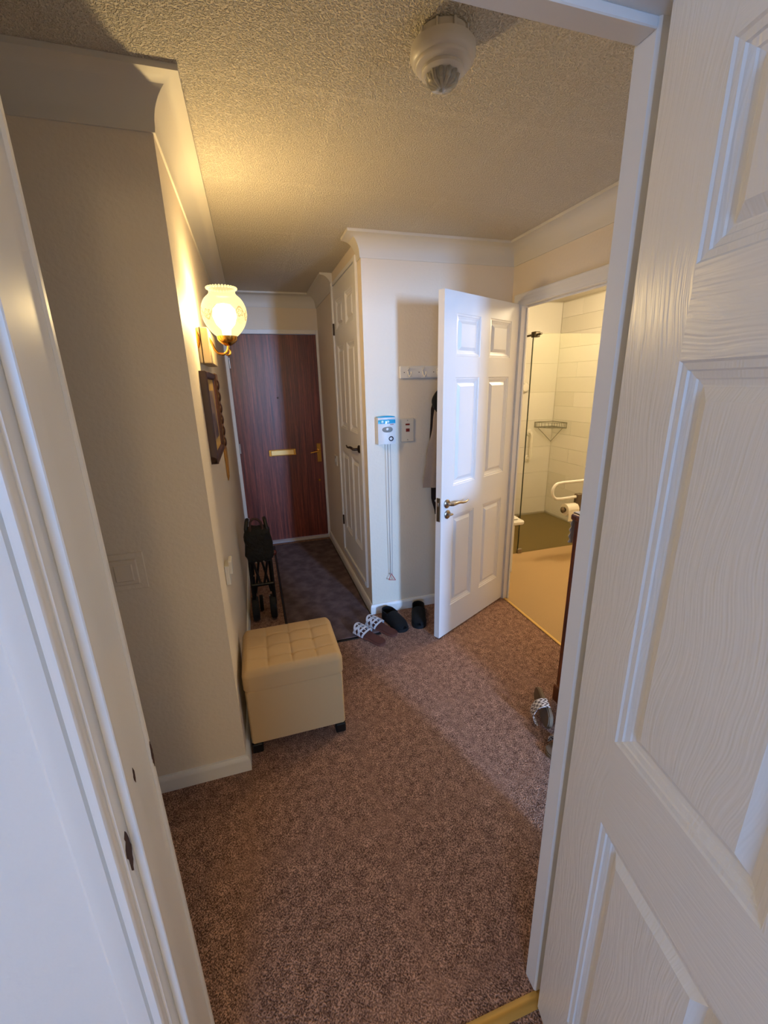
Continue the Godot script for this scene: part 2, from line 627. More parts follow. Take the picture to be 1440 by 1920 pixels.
func part_struct_frame(b: MB, top: float) -> void:
	var o := thing("trim_3", V(0.15, 0, -0.6), "white painted frame of the doorway one looks through", "door frame")
	o.set_meta("kind", "structure")
	part(o, "lining", b, GLOSS, true)
	b = MB.new()
	b.box(V(-0.243, 0, -0.593), V(-0.229, top - 0.027, -0.56), 0.0015)
	part(o, "stop", b, GLOSS, true)
	# right lining: a solid rebate
	b = MB.new()
	b.box(V(0.548, 0, -0.60), V(0.60, top, -0.558), 0.004)
	b.box(V(0.588, 0, -0.558), V(0.60, top, -0.535))
	part(o, "lining", b, GLOSS, true)
	# head
	b = MB.new()
	b.box(V(-0.27, top - 0.027, -0.60), V(0.60, top, -0.535))
	part(o, "head", b, GLOSS, true)
	b = MB.new()
	b.box(V(-0.229, top - 0.040, -0.593), V(0.548, top - 0.027, -0.56), 0.0015)
	part(o, "stop", b, GLOSS, true)
	# architraves
	var pr := [Vector2(0, 0), Vector2(0, 0.011), Vector2(0.003, 0.015), Vector2(0.0130, 0.015), Vector2(0.0140, 0.006), Vector2(0.0175, 0.006), Vector2(0.0195, 0.012), Vector2(0.034, 0.0165), Vector2(0.045, 0.017), Vector2(0.050, 0.013), Vector2(0.050, 0)]
	b = MB.new()
	b.sweep([V(-0.247, 0, -0.535), V(-0.247, top - 0.02, -0.535), V(0.592, top - 0.02, -0.535), V(0.592, 0, -0.535)], Vector3.BACK, pr, 1.0)
	part(o, "architrave", b, GLOSS, true)
	b = MB.new()
	b.box(V(-0.30, 0, -0.714), V(-0.239, top - 0.02, -0.70), 0.003)
	part(o, "architrave", b, GLOSS, true)
	# chipped paint: bare wood showing in ragged shallow flakes on the arrises
	var wood := mat(Color(0.26, 0.15, 0.11), 0.8)
	var rnd := RandomNumberGenerator.new()
	rnd.seed = 4
	for c in [[V(-0.2430, 0.884, -0.548), 0.075, 0.018, 0], [V(-0.2290, 0.98, -0.590), 0.028, 0.006, 0], [V(-0.2388, 0.905, -0.708), 0.055, 0.008, 0]]:
		var poly := []
		for i in 11:
			var t := float(i) / 10.0
			poly.append(Vector2(c[2] * (sin(PI * t) * 0.6 + 0.12 * rnd.randf_range(-1, 1)) + c[2] * 0.25 * (t - 0.5), (t - 0.5) * c[1]))
		for i in 9:
			var t := 1.0 - float(i + 1) / 10.0
			poly.append(Vector2(-c[2] * (sin(PI * t) * 0.45 + 0.15 * rnd.randf_range(-1, 1)) + c[2] * 0.25 * (t - 0.5), (t - 0.5) * c[1]))
		b = MB.new()
		b.prism(poly, -0.0006, 0.0007, Transform3D(Basis(V(0, 0, -1), V(0, 1, 0), V(1, 0, 0)), c[0]))
		part(o, "paint_chip", b, wood, true)
	# metal strip across the carpet joint
	b = MB.new()
	var q := []
	for i in 9:
		q.append(Vector2(-0.016 + 0.032 * i / 8.0, 0.002 + 0.005 * sin(PI * i / 8.0)))
	q.append(Vector2(0.016, 0)); q.push_front(Vector2(-0.016, 0))
	b.prism(q, -0.243, 0.590, Transform3D(Basis(V(0, 0, 1), V(0, 1, 0), V(1, 0, 0)), V(0, 0, -0.545)))
	solo("carpet_strip", b, mat(Color(0.83, 0.66, 0.34), 0.35, 0.6), "brass coloured carpet strip across the near doorway", "threshold strip")

func doors() -> void:
	# 1: brown front door
	var mn := noise(1.0, 31, FastNoiseLite.TYPE_SIMPLEX_SMOOTH, 3)
	var mahog := paint(512, 1024, func(x: float, y: float) -> Color:
		var a := mn.get_noise_2d(x * 95.0, y * 3.5) * 0.55 + mn.get_noise_2d(x * 26.0 + 50.0, y * 2.0) * 0.5 + mn.get_noise_2d(x * 230.0, y * 22.0) * 0.35
		return Color(0.26, 0.092, 0.062).lerp(Color(0.62, 0.31, 0.215), clampf(0.5 + a * 0.8, 0.0, 1.0)))
	var wood := mat(Color(1, 1, 1), 0.38)
	wood.metallic_specular = 0.55
	wood.albedo_texture = mahog
	wood.uv1_scale = V(1.15, 0.5, 1)
	var d := thing("door_1", V(0.255, 0, -4.2), "dark brown wood grain front door with brass letter plate", "door")
	d.set_meta("kind", "structure")
	var b := MB.new()
	b.box(V(-0.145, 0.03, -4.25), V(0.640, 1.980, -4.212), 0.002)
	part(d, "leaf", b, wood, true)
	b = MB.new()
	b.box(V(-0.174, 0, -4.27), V(-0.145, 2.02, -4.195), 0.003)
	b.box(V(0.640, 0, -4.27), V(0.662, 2.02, -4.195), 0.003)
	b.box(V(-0.145, 1.983, -4.27), V(0.640, 2.02, -4.195), 0.003)
	part(d, "frame", b, WHITE, true)
	b = MB.new()
	b.prism([Vector2(0, 0), Vector2(0.03, 0), Vector2(0.03, 0.008), Vector2(0.008, 0.026), Vector2(0, 0.026)], -0.145, 0.640, Transform3D(Basis(V(0, 0, 1), V(0, 1, 0), V(1, 0, 0)), V(0, 0.004, -4.206)))
	part(d, "weather_bar", b, mat(Color(0.82, 0.83, 0.86), 0.3, 0.7), true)
	b = MB.new()
	b.box(V(0.118, 0.886, -4.213), V(0.376, 0.948, -4.205), 0.003)
	var lp := part(d, "letter_plate", b, BRASS, true)
	b = MB.new()
	b.box(V(0.140, 0.893, -4.206), V(0.354, 0.941, -4.199), 0.003)
	var fl := part(lp, "letter_flap", b, mat(Color(0.90, 0.78, 0.52), 0.28, 0.9), false)
	b.off = d.position
	fl.mesh = b.commit()
	b = MB.new()
	b.box(V(0.580, 0.80, -4.213), V(0.622, 0.985, -4.206), 0.003)
	part(d, "handle_plate", b, BRASS, true)
	b = MB.new()
	b.tube([V(0.600, 0.915, -4.206), V(0.600, 0.915, -4.16), V(0.592, 0.915, -4.153), V(0.56, 0.912, -4.152), V(0.51, 0.902, -4.153)], [0.009, 0.009, 0.009, 0.008, 0.006])
	part(d, "lever", b, BRASS, true)
	b = MB.new()
	b.lathe([Vector2(0.013, 0), Vector2(0.013, 0.004), Vector2(0.009, 0.008)], 16, along(V(0.588, 0.615, -4.212), V(0, 0, 1)))
	part(d, "lock", b, BRASS, true)
	b = MB.new()
	b.lathe([Vector2(0.009, 0), Vector2(0.009, 0.003), Vector2(0.005, 0.004)], 16, along(V(0.250, 1.43, -4.212), V(0, 0, 1)))
	part(d, "spyhole", b, DARKMETAL, true)
	for hy in [0.25, 0.98, 1.74]:
		b = MB.new()
		b.lathe([Vector2(0.007, -0.045), Vector2(0.007, 0.045)], 10, Transform3D(Basis.IDENTITY, V(-0.139, hy, -4.195)))
		part(d, "hinge", b, mat(Color(0.75, 0.74, 0.72), 0.35, 0.7), true)
	# 2: white door of the bathroom, open into the hall
	d = thing("door_2", V(0.966, 0.010, -2.100), "white six-panel bathroom door standing open before the hooks", "door", "", atan2(0.461, 0.887))
	d.set_meta("kind", "structure")
	six_panel(d, 0.762, 1.965, 0.038, GLOSS, COLS, ROWS)
	lever(d, V(0.050, 0.862, 0), 1.0, 1.0, STEEL, 1.2)
	lever(d, V(0.050, 0.862, -0.038), 1.0, -1.0, STEEL, 1.2)
	b = MB.new()
	b.lathe([Vector2(0.026, 0.0), Vector2(0.026, 0.005), Vector2(0.020, 0.010), Vector2(0.010, 0.011)], 24, along(V(0.056, 0.797, 0), V(0, 0, 1)))
	b.box(V(0.047, 0.792, 0.008), V(0.080, 0.804, 0.030), 0.004)
	part(d, "thumb_turn", b, STEEL)
	b = MB.new()
	b.box(V(-0.003, 0.762, -0.031), V(0.001, 0.902, -0.007), 0.001)
	var lt := part(d, "latch_plate", b, mat(Color(0.50, 0.44, 0.36), 0.35, 0.9))
	b = MB.new()
	b.box(V(-0.010, 0.852, -0.025), V(-0.002, 0.876, -0.013), 0.003)
	part(lt, "latch_bolt", b, STEEL)
	for hy in [0.2, 1.0, 1.78]:
		b = MB.new()
		b.lathe([Vector2(0.006, -0.05), Vector2(0.006, 0.05)], 10, Transform3D(Basis.IDENTITY, V(0.766, hy, -0.002)))
		part(d, "hinge", b, STEEL)
	# its frame
	var o := thing("trim_4", V(1.66, 0, -2.04), "white painted frame of the bathroom doorway", "door frame")
	o.set_meta("kind", "structure")
	for z in [[-2.455, -2.425], [-1.655, -1.625]]:
		b = MB.new()
		b.box(V(1.622, 0, z[0]), V(1.668, 1.995, z[1]), 0.002)
		part(o, "jamb", b, WHITE, true)
	b = MB.new()
	b.box(V(1.622, 1.965, -2.425), V(1.668, 1.995, -1.655), 0.002)
	part(o, "head", b, WHITE, true)
	b = MB.new()
	b.box(V(1.655, 0, -2.425), V(1.668, 1.955, -2.416), 0.002)
	b.box(V(1.655, 1.955, -2.416), V(1.668, 1.965, -1.664), 0.002)
	b.box(V(1.655, 0, -1.664), V(1.668, 1.955, -1.655), 0.002)
	part(o, "stop", b, WHITE, true)
	var pr := [Vector2(0, 0), Vector2(0, 0.010), Vector2(0.008, 0.014), Vector2(0.02, 0.014), Vector2(0.024, 0.017), Vector2(0.036, 0.017), Vector2(0.041, 0.021), Vector2(0.055, 0.022), Vector2(0.060, 0.018), Vector2(0.060, 0)]
	b = MB.new()
	b.sweep([V(1.630, 0, -2.432), V(1.630, 1.972, -2.432), V(1.630, 1.972, -1.648), V(1.630, 0, -1.648)], V(-1, 0, 0), pr, 1.0)
	part(o, "architrave", b, WHITE, true)
	b = MB.new()
	b.box(V(1.628, 0, -2.425), V(1.648, 0.006, -1.655), 0.002)
	solo("carpet_strip", b, mat(Color(0.86, 0.70, 0.42), 0.35, 0.6), "thin brass strip between carpet and bathroom vinyl", "threshold strip")
	# 3: cupboard door in the corridor
	d = thing("door_3", V(0.650, 0.205, -3.335), "white six-panel cupboard door raised above the corridor skirting", "door", "", -PI / 2)
	d.set_meta("kind", "structure")
	six_panel(d, 0.69, 2.0, 0.034, GLOSS, [0.085, 0.295, 0.395, 0.605], [0.20, 0.84, 1.02, 1.60, 1.71, 1.90])
	lever(d, V(0.640, 0.925, 0), -1.0, 1.0, DARKMETAL, 1.6)
	for hy in [0.25, 1.72]:
		b = MB.new()
		b.lathe([Vector2(0.007, -0.04), Vector2(0.007, 0.04)], 10, Transform3D(Basis.IDENTITY, V(-0.002, hy, 0.004)))
		part(d, "hinge", b, DARKMETAL)
	o = thing("trim_5", V(0.65, 0.18, -2.99), "white frame round the raised corridor cupboard door", "door frame")
	o.set_meta("kind", "structure")
	b = MB.new()
	b.box(V(0.645, 0.16, -2.662), V(0.6615, 2.235, -2.622), 0.002)
	part(o, "jamb", b, GLOSS, true)
	b = MB.new()
	b.box(V(0.640, 0.16, -3.375), V(0.6615, 2.235, -3.338), 0.002)
	part(o, "jamb", b, GLOSS, true)
	b = MB.new()
	b.box(V(0.640, 0.165, -3.338), V(0.690, 0.200, -2.643), 0.003)
	part(o, "sill", b, GLOSS, true)
	b = MB.new()
	b.box(V(0.646, 2.212, -3.338), V(0.690, 2.235, -2.643), 0.002)
	part(o, "head", b, GLOSS, true)
	# 4: the near door, folded back towards the viewer
	d = thing("door_4", V(0.537, 0.008, -0.531), "white six-panel door with embossed grain nearest the viewer", "door", "", atan2(-0.981, -0.191))
	d.set_meta("kind", "structure")
	six_panel(d, 0.826, 1.981, 0.040, GRAIN, [0.107, 0.361, 0.465, 0.719], ROWS)
	lever(d, V(0.772, 0.862, 0), -1.0, 1.0, STEEL, 1.2)
	lever(d, V(0.772, 0.862, -0.040), -1.0, -1.0, STEEL, 1.2)

func bathroom_shell() -> void:
	var sp := noise(0.35, 41, FastNoiseLite.TYPE_SIMPLEX, 1).get_seamless_image(256, 256)
	sp.convert(Image.FORMAT_RGB8)
	for j in 256:
		for i in 256:
			var x := sp.get_pixel(i, j).r
			sp.set_pixel(i, j, Color(0.635, 0.525, 0.37).lerp(Color(0.78, 0.655, 0.485), smoothstep(0.3, 0.75, x)))
	var vinyl := mat(Color(1, 1, 1), 0.75)
	vinyl.metallic_specular = 0.15
	vinyl.albedo_texture = tex(sp)
	vinyl.uv1_triplanar = true
	vinyl.uv1_world_triplanar = true
	vinyl.uv1_scale = Vector3.ONE * 3.0
	var b := MB.new()
	b.box(V(1.64, -0.1, -3.13), V(3.30, 0.001, -1.5))
	struct("floor_bathroom", b, vinyl, "speckled tan safety vinyl on the bathroom floor", "floor")
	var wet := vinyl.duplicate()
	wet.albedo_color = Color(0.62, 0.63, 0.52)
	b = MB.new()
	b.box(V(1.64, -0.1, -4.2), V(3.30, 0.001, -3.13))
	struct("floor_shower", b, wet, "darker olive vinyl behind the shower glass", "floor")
	var board := mat(Color(0.80, 0.77, 0.70), 0.8)
	b = MB.new()
	b.box(V(1.53, 0, -4.22), V(3.36, CH, -4.12))
	struct("wall_shower_end", b, board, "bathroom end wall carrying the shower tiles", "wall")
	b = MB.new()
	b.box(V(3.26, 0, -4.12), V(3.36, CH, -1.4))
	struct("wall_shower_right", b, board, "bathroom right wall carrying the tile courses", "wall")
	b = MB.new()
	b.box(V(1.53, 0, -4.12), V(1.63, CH, -2.643))
	struct("wall_shower_left", b, WALL, "bathroom left wall behind the white basin unit", "wall")
	b = MB.new()
	b.box(V(1.664, 0, -1.5), V(3.36, CH, -1.4))
	struct("wall_bathroom_near", b, WALL, "bathroom near wall out of view", "wall")
	# tiles, each a piece of its own
	var tile := [mat(Color(0.88, 0.865, 0.82), 0.16), mat(Color(0.865, 0.85, 0.80), 0.16), mat(Color(0.895, 0.88, 0.84), 0.16)]
	var rnd := RandomNumberGenerator.new()
	rnd.seed = 11
	var we: Node3D = get_node("wall_shower_end")
	var wr: Node3D = get_node("wall_shower_right")
	var th := 0.2985
	for r in 8:
		var y0 := -0.088 + th * r
		var y1 := minf(y0 + th, CH)
		for c in 3:
			var x0 := 1.63 + 0.55 * c - (0.25 if r % 2 else 0.0)
			var lo := V(maxf(x0, 1.63) + 0.0007, maxf(y0, 0.02) + 0.0007, -4.12)
			var hi := V(minf(x0 + 0.55, 3.25) - 0.0007, y1 - 0.0007, -4.110 + rnd.randf_range(-0.0004, 0.0004))
			if c == 2: hi.x = 3.249
			if hi.y - lo.y < 0.03: continue
			b = MB.new()
			b.box(lo, hi, 0.0012)
			part(we, "tile", b, tile[rnd.randi() % 3], true)
		for c in 5:
			for h in 2:
				var z1 := -4.11 + 0.60 * (c + 1) - (0.3 if (r * 2 + h) % 2 else 0.0)
				var ya := y0 + th * 0.5 * h
				var lo := V(3.250 + rnd.randf_range(-0.0004, 0.0004), maxf(ya, 0.02) + 0.0007, maxf(z1 - 0.60, -4.11) + 0.0007)
				var hi := V(3.26, minf(ya + th * 0.5, CH) - 0.0007, minf(z1, -1.5) - 0.0012)
				if hi.y - lo.y < 0.03 or hi.z - lo.z < 0.03: continue
				b = MB.new()
				b.box(lo, hi, 0.0012)
				part(wr, "tile", b, tile[rnd.randi() % 3], true)
	# ceiling light out of view, placed to light the bathroom
	var o := thing("unseen_ceiling_light", V(2.50, CH, -2.62), "round frosted ceiling light out of view inside the bathroom", "ceiling light")
	b = MB.new()
	b.lathe([Vector2(0.15, 0), Vector2(0.155, -0.02), Vector2(0.14, -0.03)], 32)
	part(o, "base", b, WHITE)
	b = MB.new()
	b.lathe([Vector2(0.14, -0.03), Vector2(0.135, -0.055), Vector2(0.10, -0.078), Vector2(0.05, -0.088), Vector2(0.0, -0.09)], 32)
	var g := mat(Color(0.95, 0.93, 0.88), 0.4)
	g.emission_enabled = true
	g.emission = Color(1.0, 0.90, 0.66)
	g.emission_energy_multiplier = 3.0
	part(o, "diffuser", b, g)
	var l := OmniLight3D.new()
	l.name = "unseen_bathroom_lamp"
	l.light_color = Color(1.0, 0.91, 0.75)
	l.light_energy = 0.95
	l.light_size = 0.10
	l.omni_range = 20.0
	l.omni_attenuation = 2.0
	l.shadow_enabled = true
	l.position = V(0, -0.20, 0)
	o.add_child(l)

func ottoman() -> void:
	var weave := noise(0.5, 51, FastNoiseLite.TYPE_SIMPLEX, 1).get_seamless_image(256, 256)
	var wt := tex(weave)
	var fab := bumpy(mat(Color(0.78, 0.655, 0.475), 0.9), wt, 0.05, Vector3.ONE * 6.0)
	fab.rim_enabled = true
	fab.rim = 0.3
	var o := thing("storage_ottoman", V(0.056, 0, -1.745), "square beige fabric storage ottoman with tufted lid and black feet", "ottoman")
	var hx := 0.207
	var hz := 0.172
	var b := MB.new()
	b.box(V(-hx, 0.045, -hz), V(hx, 0.322, hz), 0.010)
	part(o, "body", b, fab, false, 50.0)
	# lid: padded top with a 3 x 3 grid of stitched dimples and shallow seams
	var lx := 0.212
	var lz := 0.178
	b = MB.new()
	var H := func(x: float, z: float) -> float:
		var e := minf(lx - absf(x), lz - absf(z))
		var y := 0.418 - 0.030 * pow(clampf(1.0 - e / 0.030, 0.0, 1.0), 2.2)
		for k in 3:
			var sx := (k - 1) * 0.103
			var sz := (k - 1) * 0.087
			y -= 0.0045 * exp(-pow((x - sx) / 0.0045, 2)) * clampf(e / 0.05, 0.0, 1.0)
			y -= 0.0045 * exp(-pow((z - sz) / 0.0045, 2)) * clampf(e / 0.05, 0.0, 1.0)
			for q in 3:
				var dz := (q - 1) * 0.087
				y -= 0.007 * exp(-(pow(x - sx, 2) + pow(z - dz, 2)) / 0.0004)
		return y
	var TOP := func(u: float, w: float) -> Vector3:
		var x := (u * 2 - 1) * lx
		var z := (w * 2 - 1) * lz
		# rounded corners
		var cx := lx - 0.03
		var cz := lz - 0.03
		if absf(x) > cx and absf(z) > cz:
			var dd := Vector2((absf(x) - cx) / 0.03, (absf(z) - cz) / 0.03)
			var s := maxf(dd.x, dd.y) / maxf(dd.length(), 1e-6)
			x = signf(x) * (cx + dd.x * s * 0.03)
			z = signf(z) * (cz + dd.y * s * 0.03)
		return V(x, H.call((u * 2 - 1) * lx, (w * 2 - 1) * lz), z)
	var BOT := func(u: float, w: float) -> Vector3:
		var p: Vector3 = TOP.call(u, w)
		return V(p.x, 0.326, p.z)
	b.slab(96, 84, TOP, BOT)
	part(o, "lid", b, fab, false, 60.0)
	for x in [-1.0, 1.0]:
		for z in [-1.0, 1.0]:
			b = MB.new()
			b.box(V(x * hx - 0.045 if x > 0 else x * hx, 0.0, z * hz - 0.045 if z > 0 else z * hz), V(x * hx if x > 0 else x * hx + 0.045, 0.046, z * hz if z > 0 else z * hz + 0.045), 0.004)
			part(o, "foot", b, BLACK)

func sconce() -> void:
	var o := thing("wall_lamp", V(-0.174, 1.72, -1.95), "lit brass wall lamp with round etched glass globe", "wall lamp")
	var b := MB.new()
	b.lathe([Vector2(0.048, 0), Vector2(0.048, 0.004), Vector2(0.040, 0.010), Vector2(0.020, 0.018), Vector2(0.012, 0.028)], 28, along(V(0, 0, 0), V(1, 0, 0)))
	part(o, "wall_plate", b, BRASS)
	b = MB.new()
	var pts := []
	for p in [V(0.02, 0.0, 0), V(0.030, 0.012, 0), V(0.040, 0.010, 0), V(0.050, -0.008, 0), V(0.060, -0.035, 0), V(0.074, -0.050, 0), V(0.092, -0.052, 0), V(0.106, -0.042, 0), V(0.112, -0.026, 0), V(0.1125, -0.012, 0)]:
		pts.append(p)
	b.tube(smooth_path(pts, 4), 0.0052, 10)
	part(o, "arm", b, BRASS)
	b = MB.new()
	b.tube(smooth_path([V(0.112, -0.030, 0), V(0.118, -0.040, 0), V(0.116, -0.052, 0), V(0.106, -0.056, 0), V(0.100, -0.050, 0)], 4), 0.004, 8)
	part(o, "scroll", b, BRASS)
	b = MB.new()
	b.lathe([Vector2(0.012, -0.020), Vector2(0.030, -0.008), Vector2(0.038, 0.002), Vector2(0.040, 0.016), Vector2(0.036, 0.016), Vector2(0.034, 0.004), Vector2(0.0, 0.002)], 28, Transform3D(Basis.IDENTITY, V(0.1125, 0, 0)))
	part(o, "gallery", b, BRASS)
	# globe
	var pr := []
	var ctl := [Vector2(0.036, 0.012), Vector2(0.056, 0.030), Vector2(0.074, 0.055), Vector2(0.085, 0.085), Vector2(0.0865, 0.105), Vector2(0.082, 0.130), Vector2(0.070, 0.152), Vector2(0.055, 0.166), Vector2(0.050, 0.174), Vector2(0.051, 0.183), Vector2(0.055, 0.189)]
	for i in ctl.size() - 1:
		for k in 3:
			var a: Vector2 = ctl[maxi(i - 1, 0)]
			var d: Vector2 = ctl[mini(i + 2, ctl.size() - 1)]
			pr.append(ctl[i].cubic_interpolate(ctl[i + 1], a, d, k / 3.0))
	pr.append(ctl[-1])
	var gl := MB.new()
	gl.lathe(pr, 40, Transform3D(Basis.IDENTITY, V(0.1125, 0, 0)), false)
	var fl := noise(1.0, 61, FastNoiseLite.TYPE_SIMPLEX, 1)
	var etched := paint(512, 256, func(x: float, y: float) -> Color:
		# scrolls of flowers and leaves in a band round the belly
		var band := smoothstep(0.30, 0.36, y) * (1.0 - smoothstep(0.70, 0.76, y))
		var cx := fposmod(x * 12.0, 1.0) - 0.5
		var cy := (y - 0.53) * 5.0
		var r := Vector2(cx, cy).length()
		var a := atan2(cy, cx)
		var petal := absf(r - 0.27 - 0.09 * cos(a * 5.0))
		var scroll := absf(cy - 0.62 * sin(x * TAU * 6.0)) * 0.6
		var leaf := absf(fl.get_noise_2d(x * 60.0, y * 26.0))
		var ink := maxf(1.0 - smoothstep(0.03, 0.075, petal), maxf(1.0 - smoothstep(0.03, 0.075, scroll), 1.0 - smoothstep(0.02, 0.07, leaf)))
		return Color(1, 1, 1).lerp(Color(0.60, 0.50, 0.30), ink * band * 0.95))
	var gm := mat(Color(0.10, 0.09, 0.07, 0.66), 0.35)
	gm.transparency = BaseMaterial3D.TRANSPARENCY_ALPHA
	gm.emission_enabled = true
	gm.emission = Color(1.0, 0.895, 0.60)
	gm.emission_energy_multiplier = 1.2
	gm.emission_texture = etched
	gm.emission_operator = BaseMaterial3D.EMISSION_OP_MULTIPLY
	gm.cull_mode = BaseMaterial3D.CULL_DISABLED
	var gi := part(o, "globe", gl, gm, false, 60.0)
	# texture round the globe
	var arr := gi.mesh.surface_get_arrays(0)
	var pos: PackedVector3Array = arr[Mesh.ARRAY_VERTEX]
	var uv: PackedVector2Array = arr[Mesh.ARRAY_TEX_UV]
	for i in range(0, pos.size(), 3):
		var us := []
		for k in 3:
			var p := pos[i + k] - V(0.1125, 0, 0)
			us.append(fposmod(atan2(p.z, p.x) / TAU, 1.0))
		var mx: float = us.max()
		for k in 3:
			var u: float = us[k]
			if mx - u > 0.5: u += 1.0
			uv[i + k] = Vector2(u, 1.0 - (pos[i + k].y - 0.012) / 0.177)
	arr[Mesh.ARRAY_TEX_UV] = uv
	var am := ArrayMesh.new()
	am.add_surface_from_arrays(Mesh.PRIMITIVE_TRIANGLES, arr)
	gi.mesh = am
	b = MB.new()
	for i in 30:
		var a := TAU * i / 30.0
		b.ball(V(0.1125 + 0.055 * cos(a), 0.190, 0.055 * sin(a)), V(0.005, 0.005, 0.005), 8, 6)
	part(o, "globe_rim", b, gm)
	b = MB.new()
	b.lathe([Vector2(0.0, 0.012), Vector2(0.016, 0.014), Vector2(0.018, 0.04), Vector2(0.036, 0.060), Vector2(0.046, 0.088), Vector2(0.043, 0.115), Vector2(0.027, 0.132), Vector2(0.0, 0.138)], 24, Transform3D(Basis.IDENTITY, V(0.1125, 0, 0)))
	var bm := mat(Color(0.1, 0.1, 0.1), 0.4)
	bm.emission_enabled = true
	bm.emission = Color(1.0, 0.93, 0.76)
	bm.emission_energy_multiplier = 8.0
	part(o, "bulb", b, bm)
	var l := OmniLight3D.new()
	l.name = "globe_light"
	l.light_color = Color(1.0, 0.85, 0.57)
	l.light_energy = 0.215
	l.light_size = 0.035
	l.omni_range = 20.0
	l.omni_attenuation = 2.0
	l.shadow_enabled = true
	l.position = V(0.1125, 0.100, 0)
	o.add_child(l)

func smooth_path(p: Array, n: int) -> Array:
	var out := []
	for i in p.size() - 1:
		for k in n:
			out.append((p[i] as Vector3).cubic_interpolate(p[i + 1], p[maxi(i - 1, 0)], p[mini(i + 2, p.size() - 1)], float(k) / n))
	out.append(p[-1])
	return out

func chest() -> void:
	var wn := noise(1.0, 71, FastNoiseLite.TYPE_SIMPLEX_SMOOTH, 3)
	var img := paint(256, 512, func(x: float, y: float) -> Color:
		var a := wn.get_noise_2d(x * 40.0, y * 3.0) * 0.7 + wn.get_noise_2d(x * 120.0, y * 9.0) * 0.4
		return Color(0.27, 0.125, 0.06).lerp(Color(0.56, 0.31, 0.155), clampf(0.5 + a, 0.0, 1.0)))
	var w := mat(Color(1, 1, 1), 0.35)
	w.albedo_texture = img
	w.uv1_scale = V(2, 1, 1)
	var o := thing("chest_of_drawers", V(1.46, 0, -1.06), "tall brown wooden chest of drawers beside the bathroom doorway", "chest of drawers")
	# body front faces -x
	var b := MB.new()
	b.box(V(-0.155, 0.07, -0.385), V(0.150, 0.945, 0.385), 0.003)
	part(o, "carcass", b, w)
	b = MB.new()
	b.box(V(-0.166, 0.945, -0.402), V(0.150, 0.972, 0.402), 0.006)
	part(o, "top", b, w)
	b = MB.new()
	b.box(V(-0.168, 0.0, -0.392), V(0.148, 0.090, 0.392), 0.006)
	part(o, "plinth", b, w)
	for r in 5:
		var y0 := 0.105 + r * 0.167
		b = MB.new()
		b.box(V(-0.164, y0, -0.352), V(-0.145, y0 + 0.152, 0.352), 0.006)
		var d := part(o, "drawer", b, w)
		for z in [-0.30, 0.24]:
			b = MB.new()
			b.lathe([Vector2(0.006, 0), Vector2(0.006, 0.012), Vector2(0.014, 0.018), Vector2(0.014, 0.024), Vector2(0.006, 0.029)], 14, along(V(-0.164, y0 + 0.076, z), V(-1, 0, 0)))
			part(d, "knob", b, STEEL)
	# lace runner
	b = MB.new()
	var F := func(u: float, t: float) -> Vector3:
		# u along x, t from the top's middle over the far edge and down
		var x := lerpf(1.316, 1.585, u)
		var s := t * 0.33
		var p := V(x, 0.9745, -1.28 - s)
		if s > 0.19:
			var d := s - 0.19
			p = V(x, 0.9745 - d, -1.4685 - 0.004 * sin(u * 23.0))
			p.x += -0.010 * sin(minf(d / 0.12, 1.0) * PI * 0.5) * (1.0 - u) + 0.004 * sin(d * 210.0) * (1.0 - smoothstep(0.0, 0.15, u))
			p.y -= 0.008 * absf(sin(u * PI * 7.0)) * smoothstep(0.8, 1.0, t)
		return p
	var G := func(u: float, t: float) -> Vector3:
		var p: Vector3 = F.call(u, t)
		return p + (V(0, 0.002, 0) if t * 0.33 <= 0.19 else V(0, 0.002, -0.002))
	b.slab(40, 60, F, G)
	var lace := noise(0.12, 72, FastNoiseLite.TYPE_CELLULAR, 1)
	var lm := bumpy(mat(Color(0.88, 0.84, 0.78), 0.9), tex(lace.get_seamless_image(256, 256)), 0.12, Vector3.ONE * 5.0)
	solo("lace_runner", b, lm, "cream lace runner hanging over the far end of the chest", "table runner")

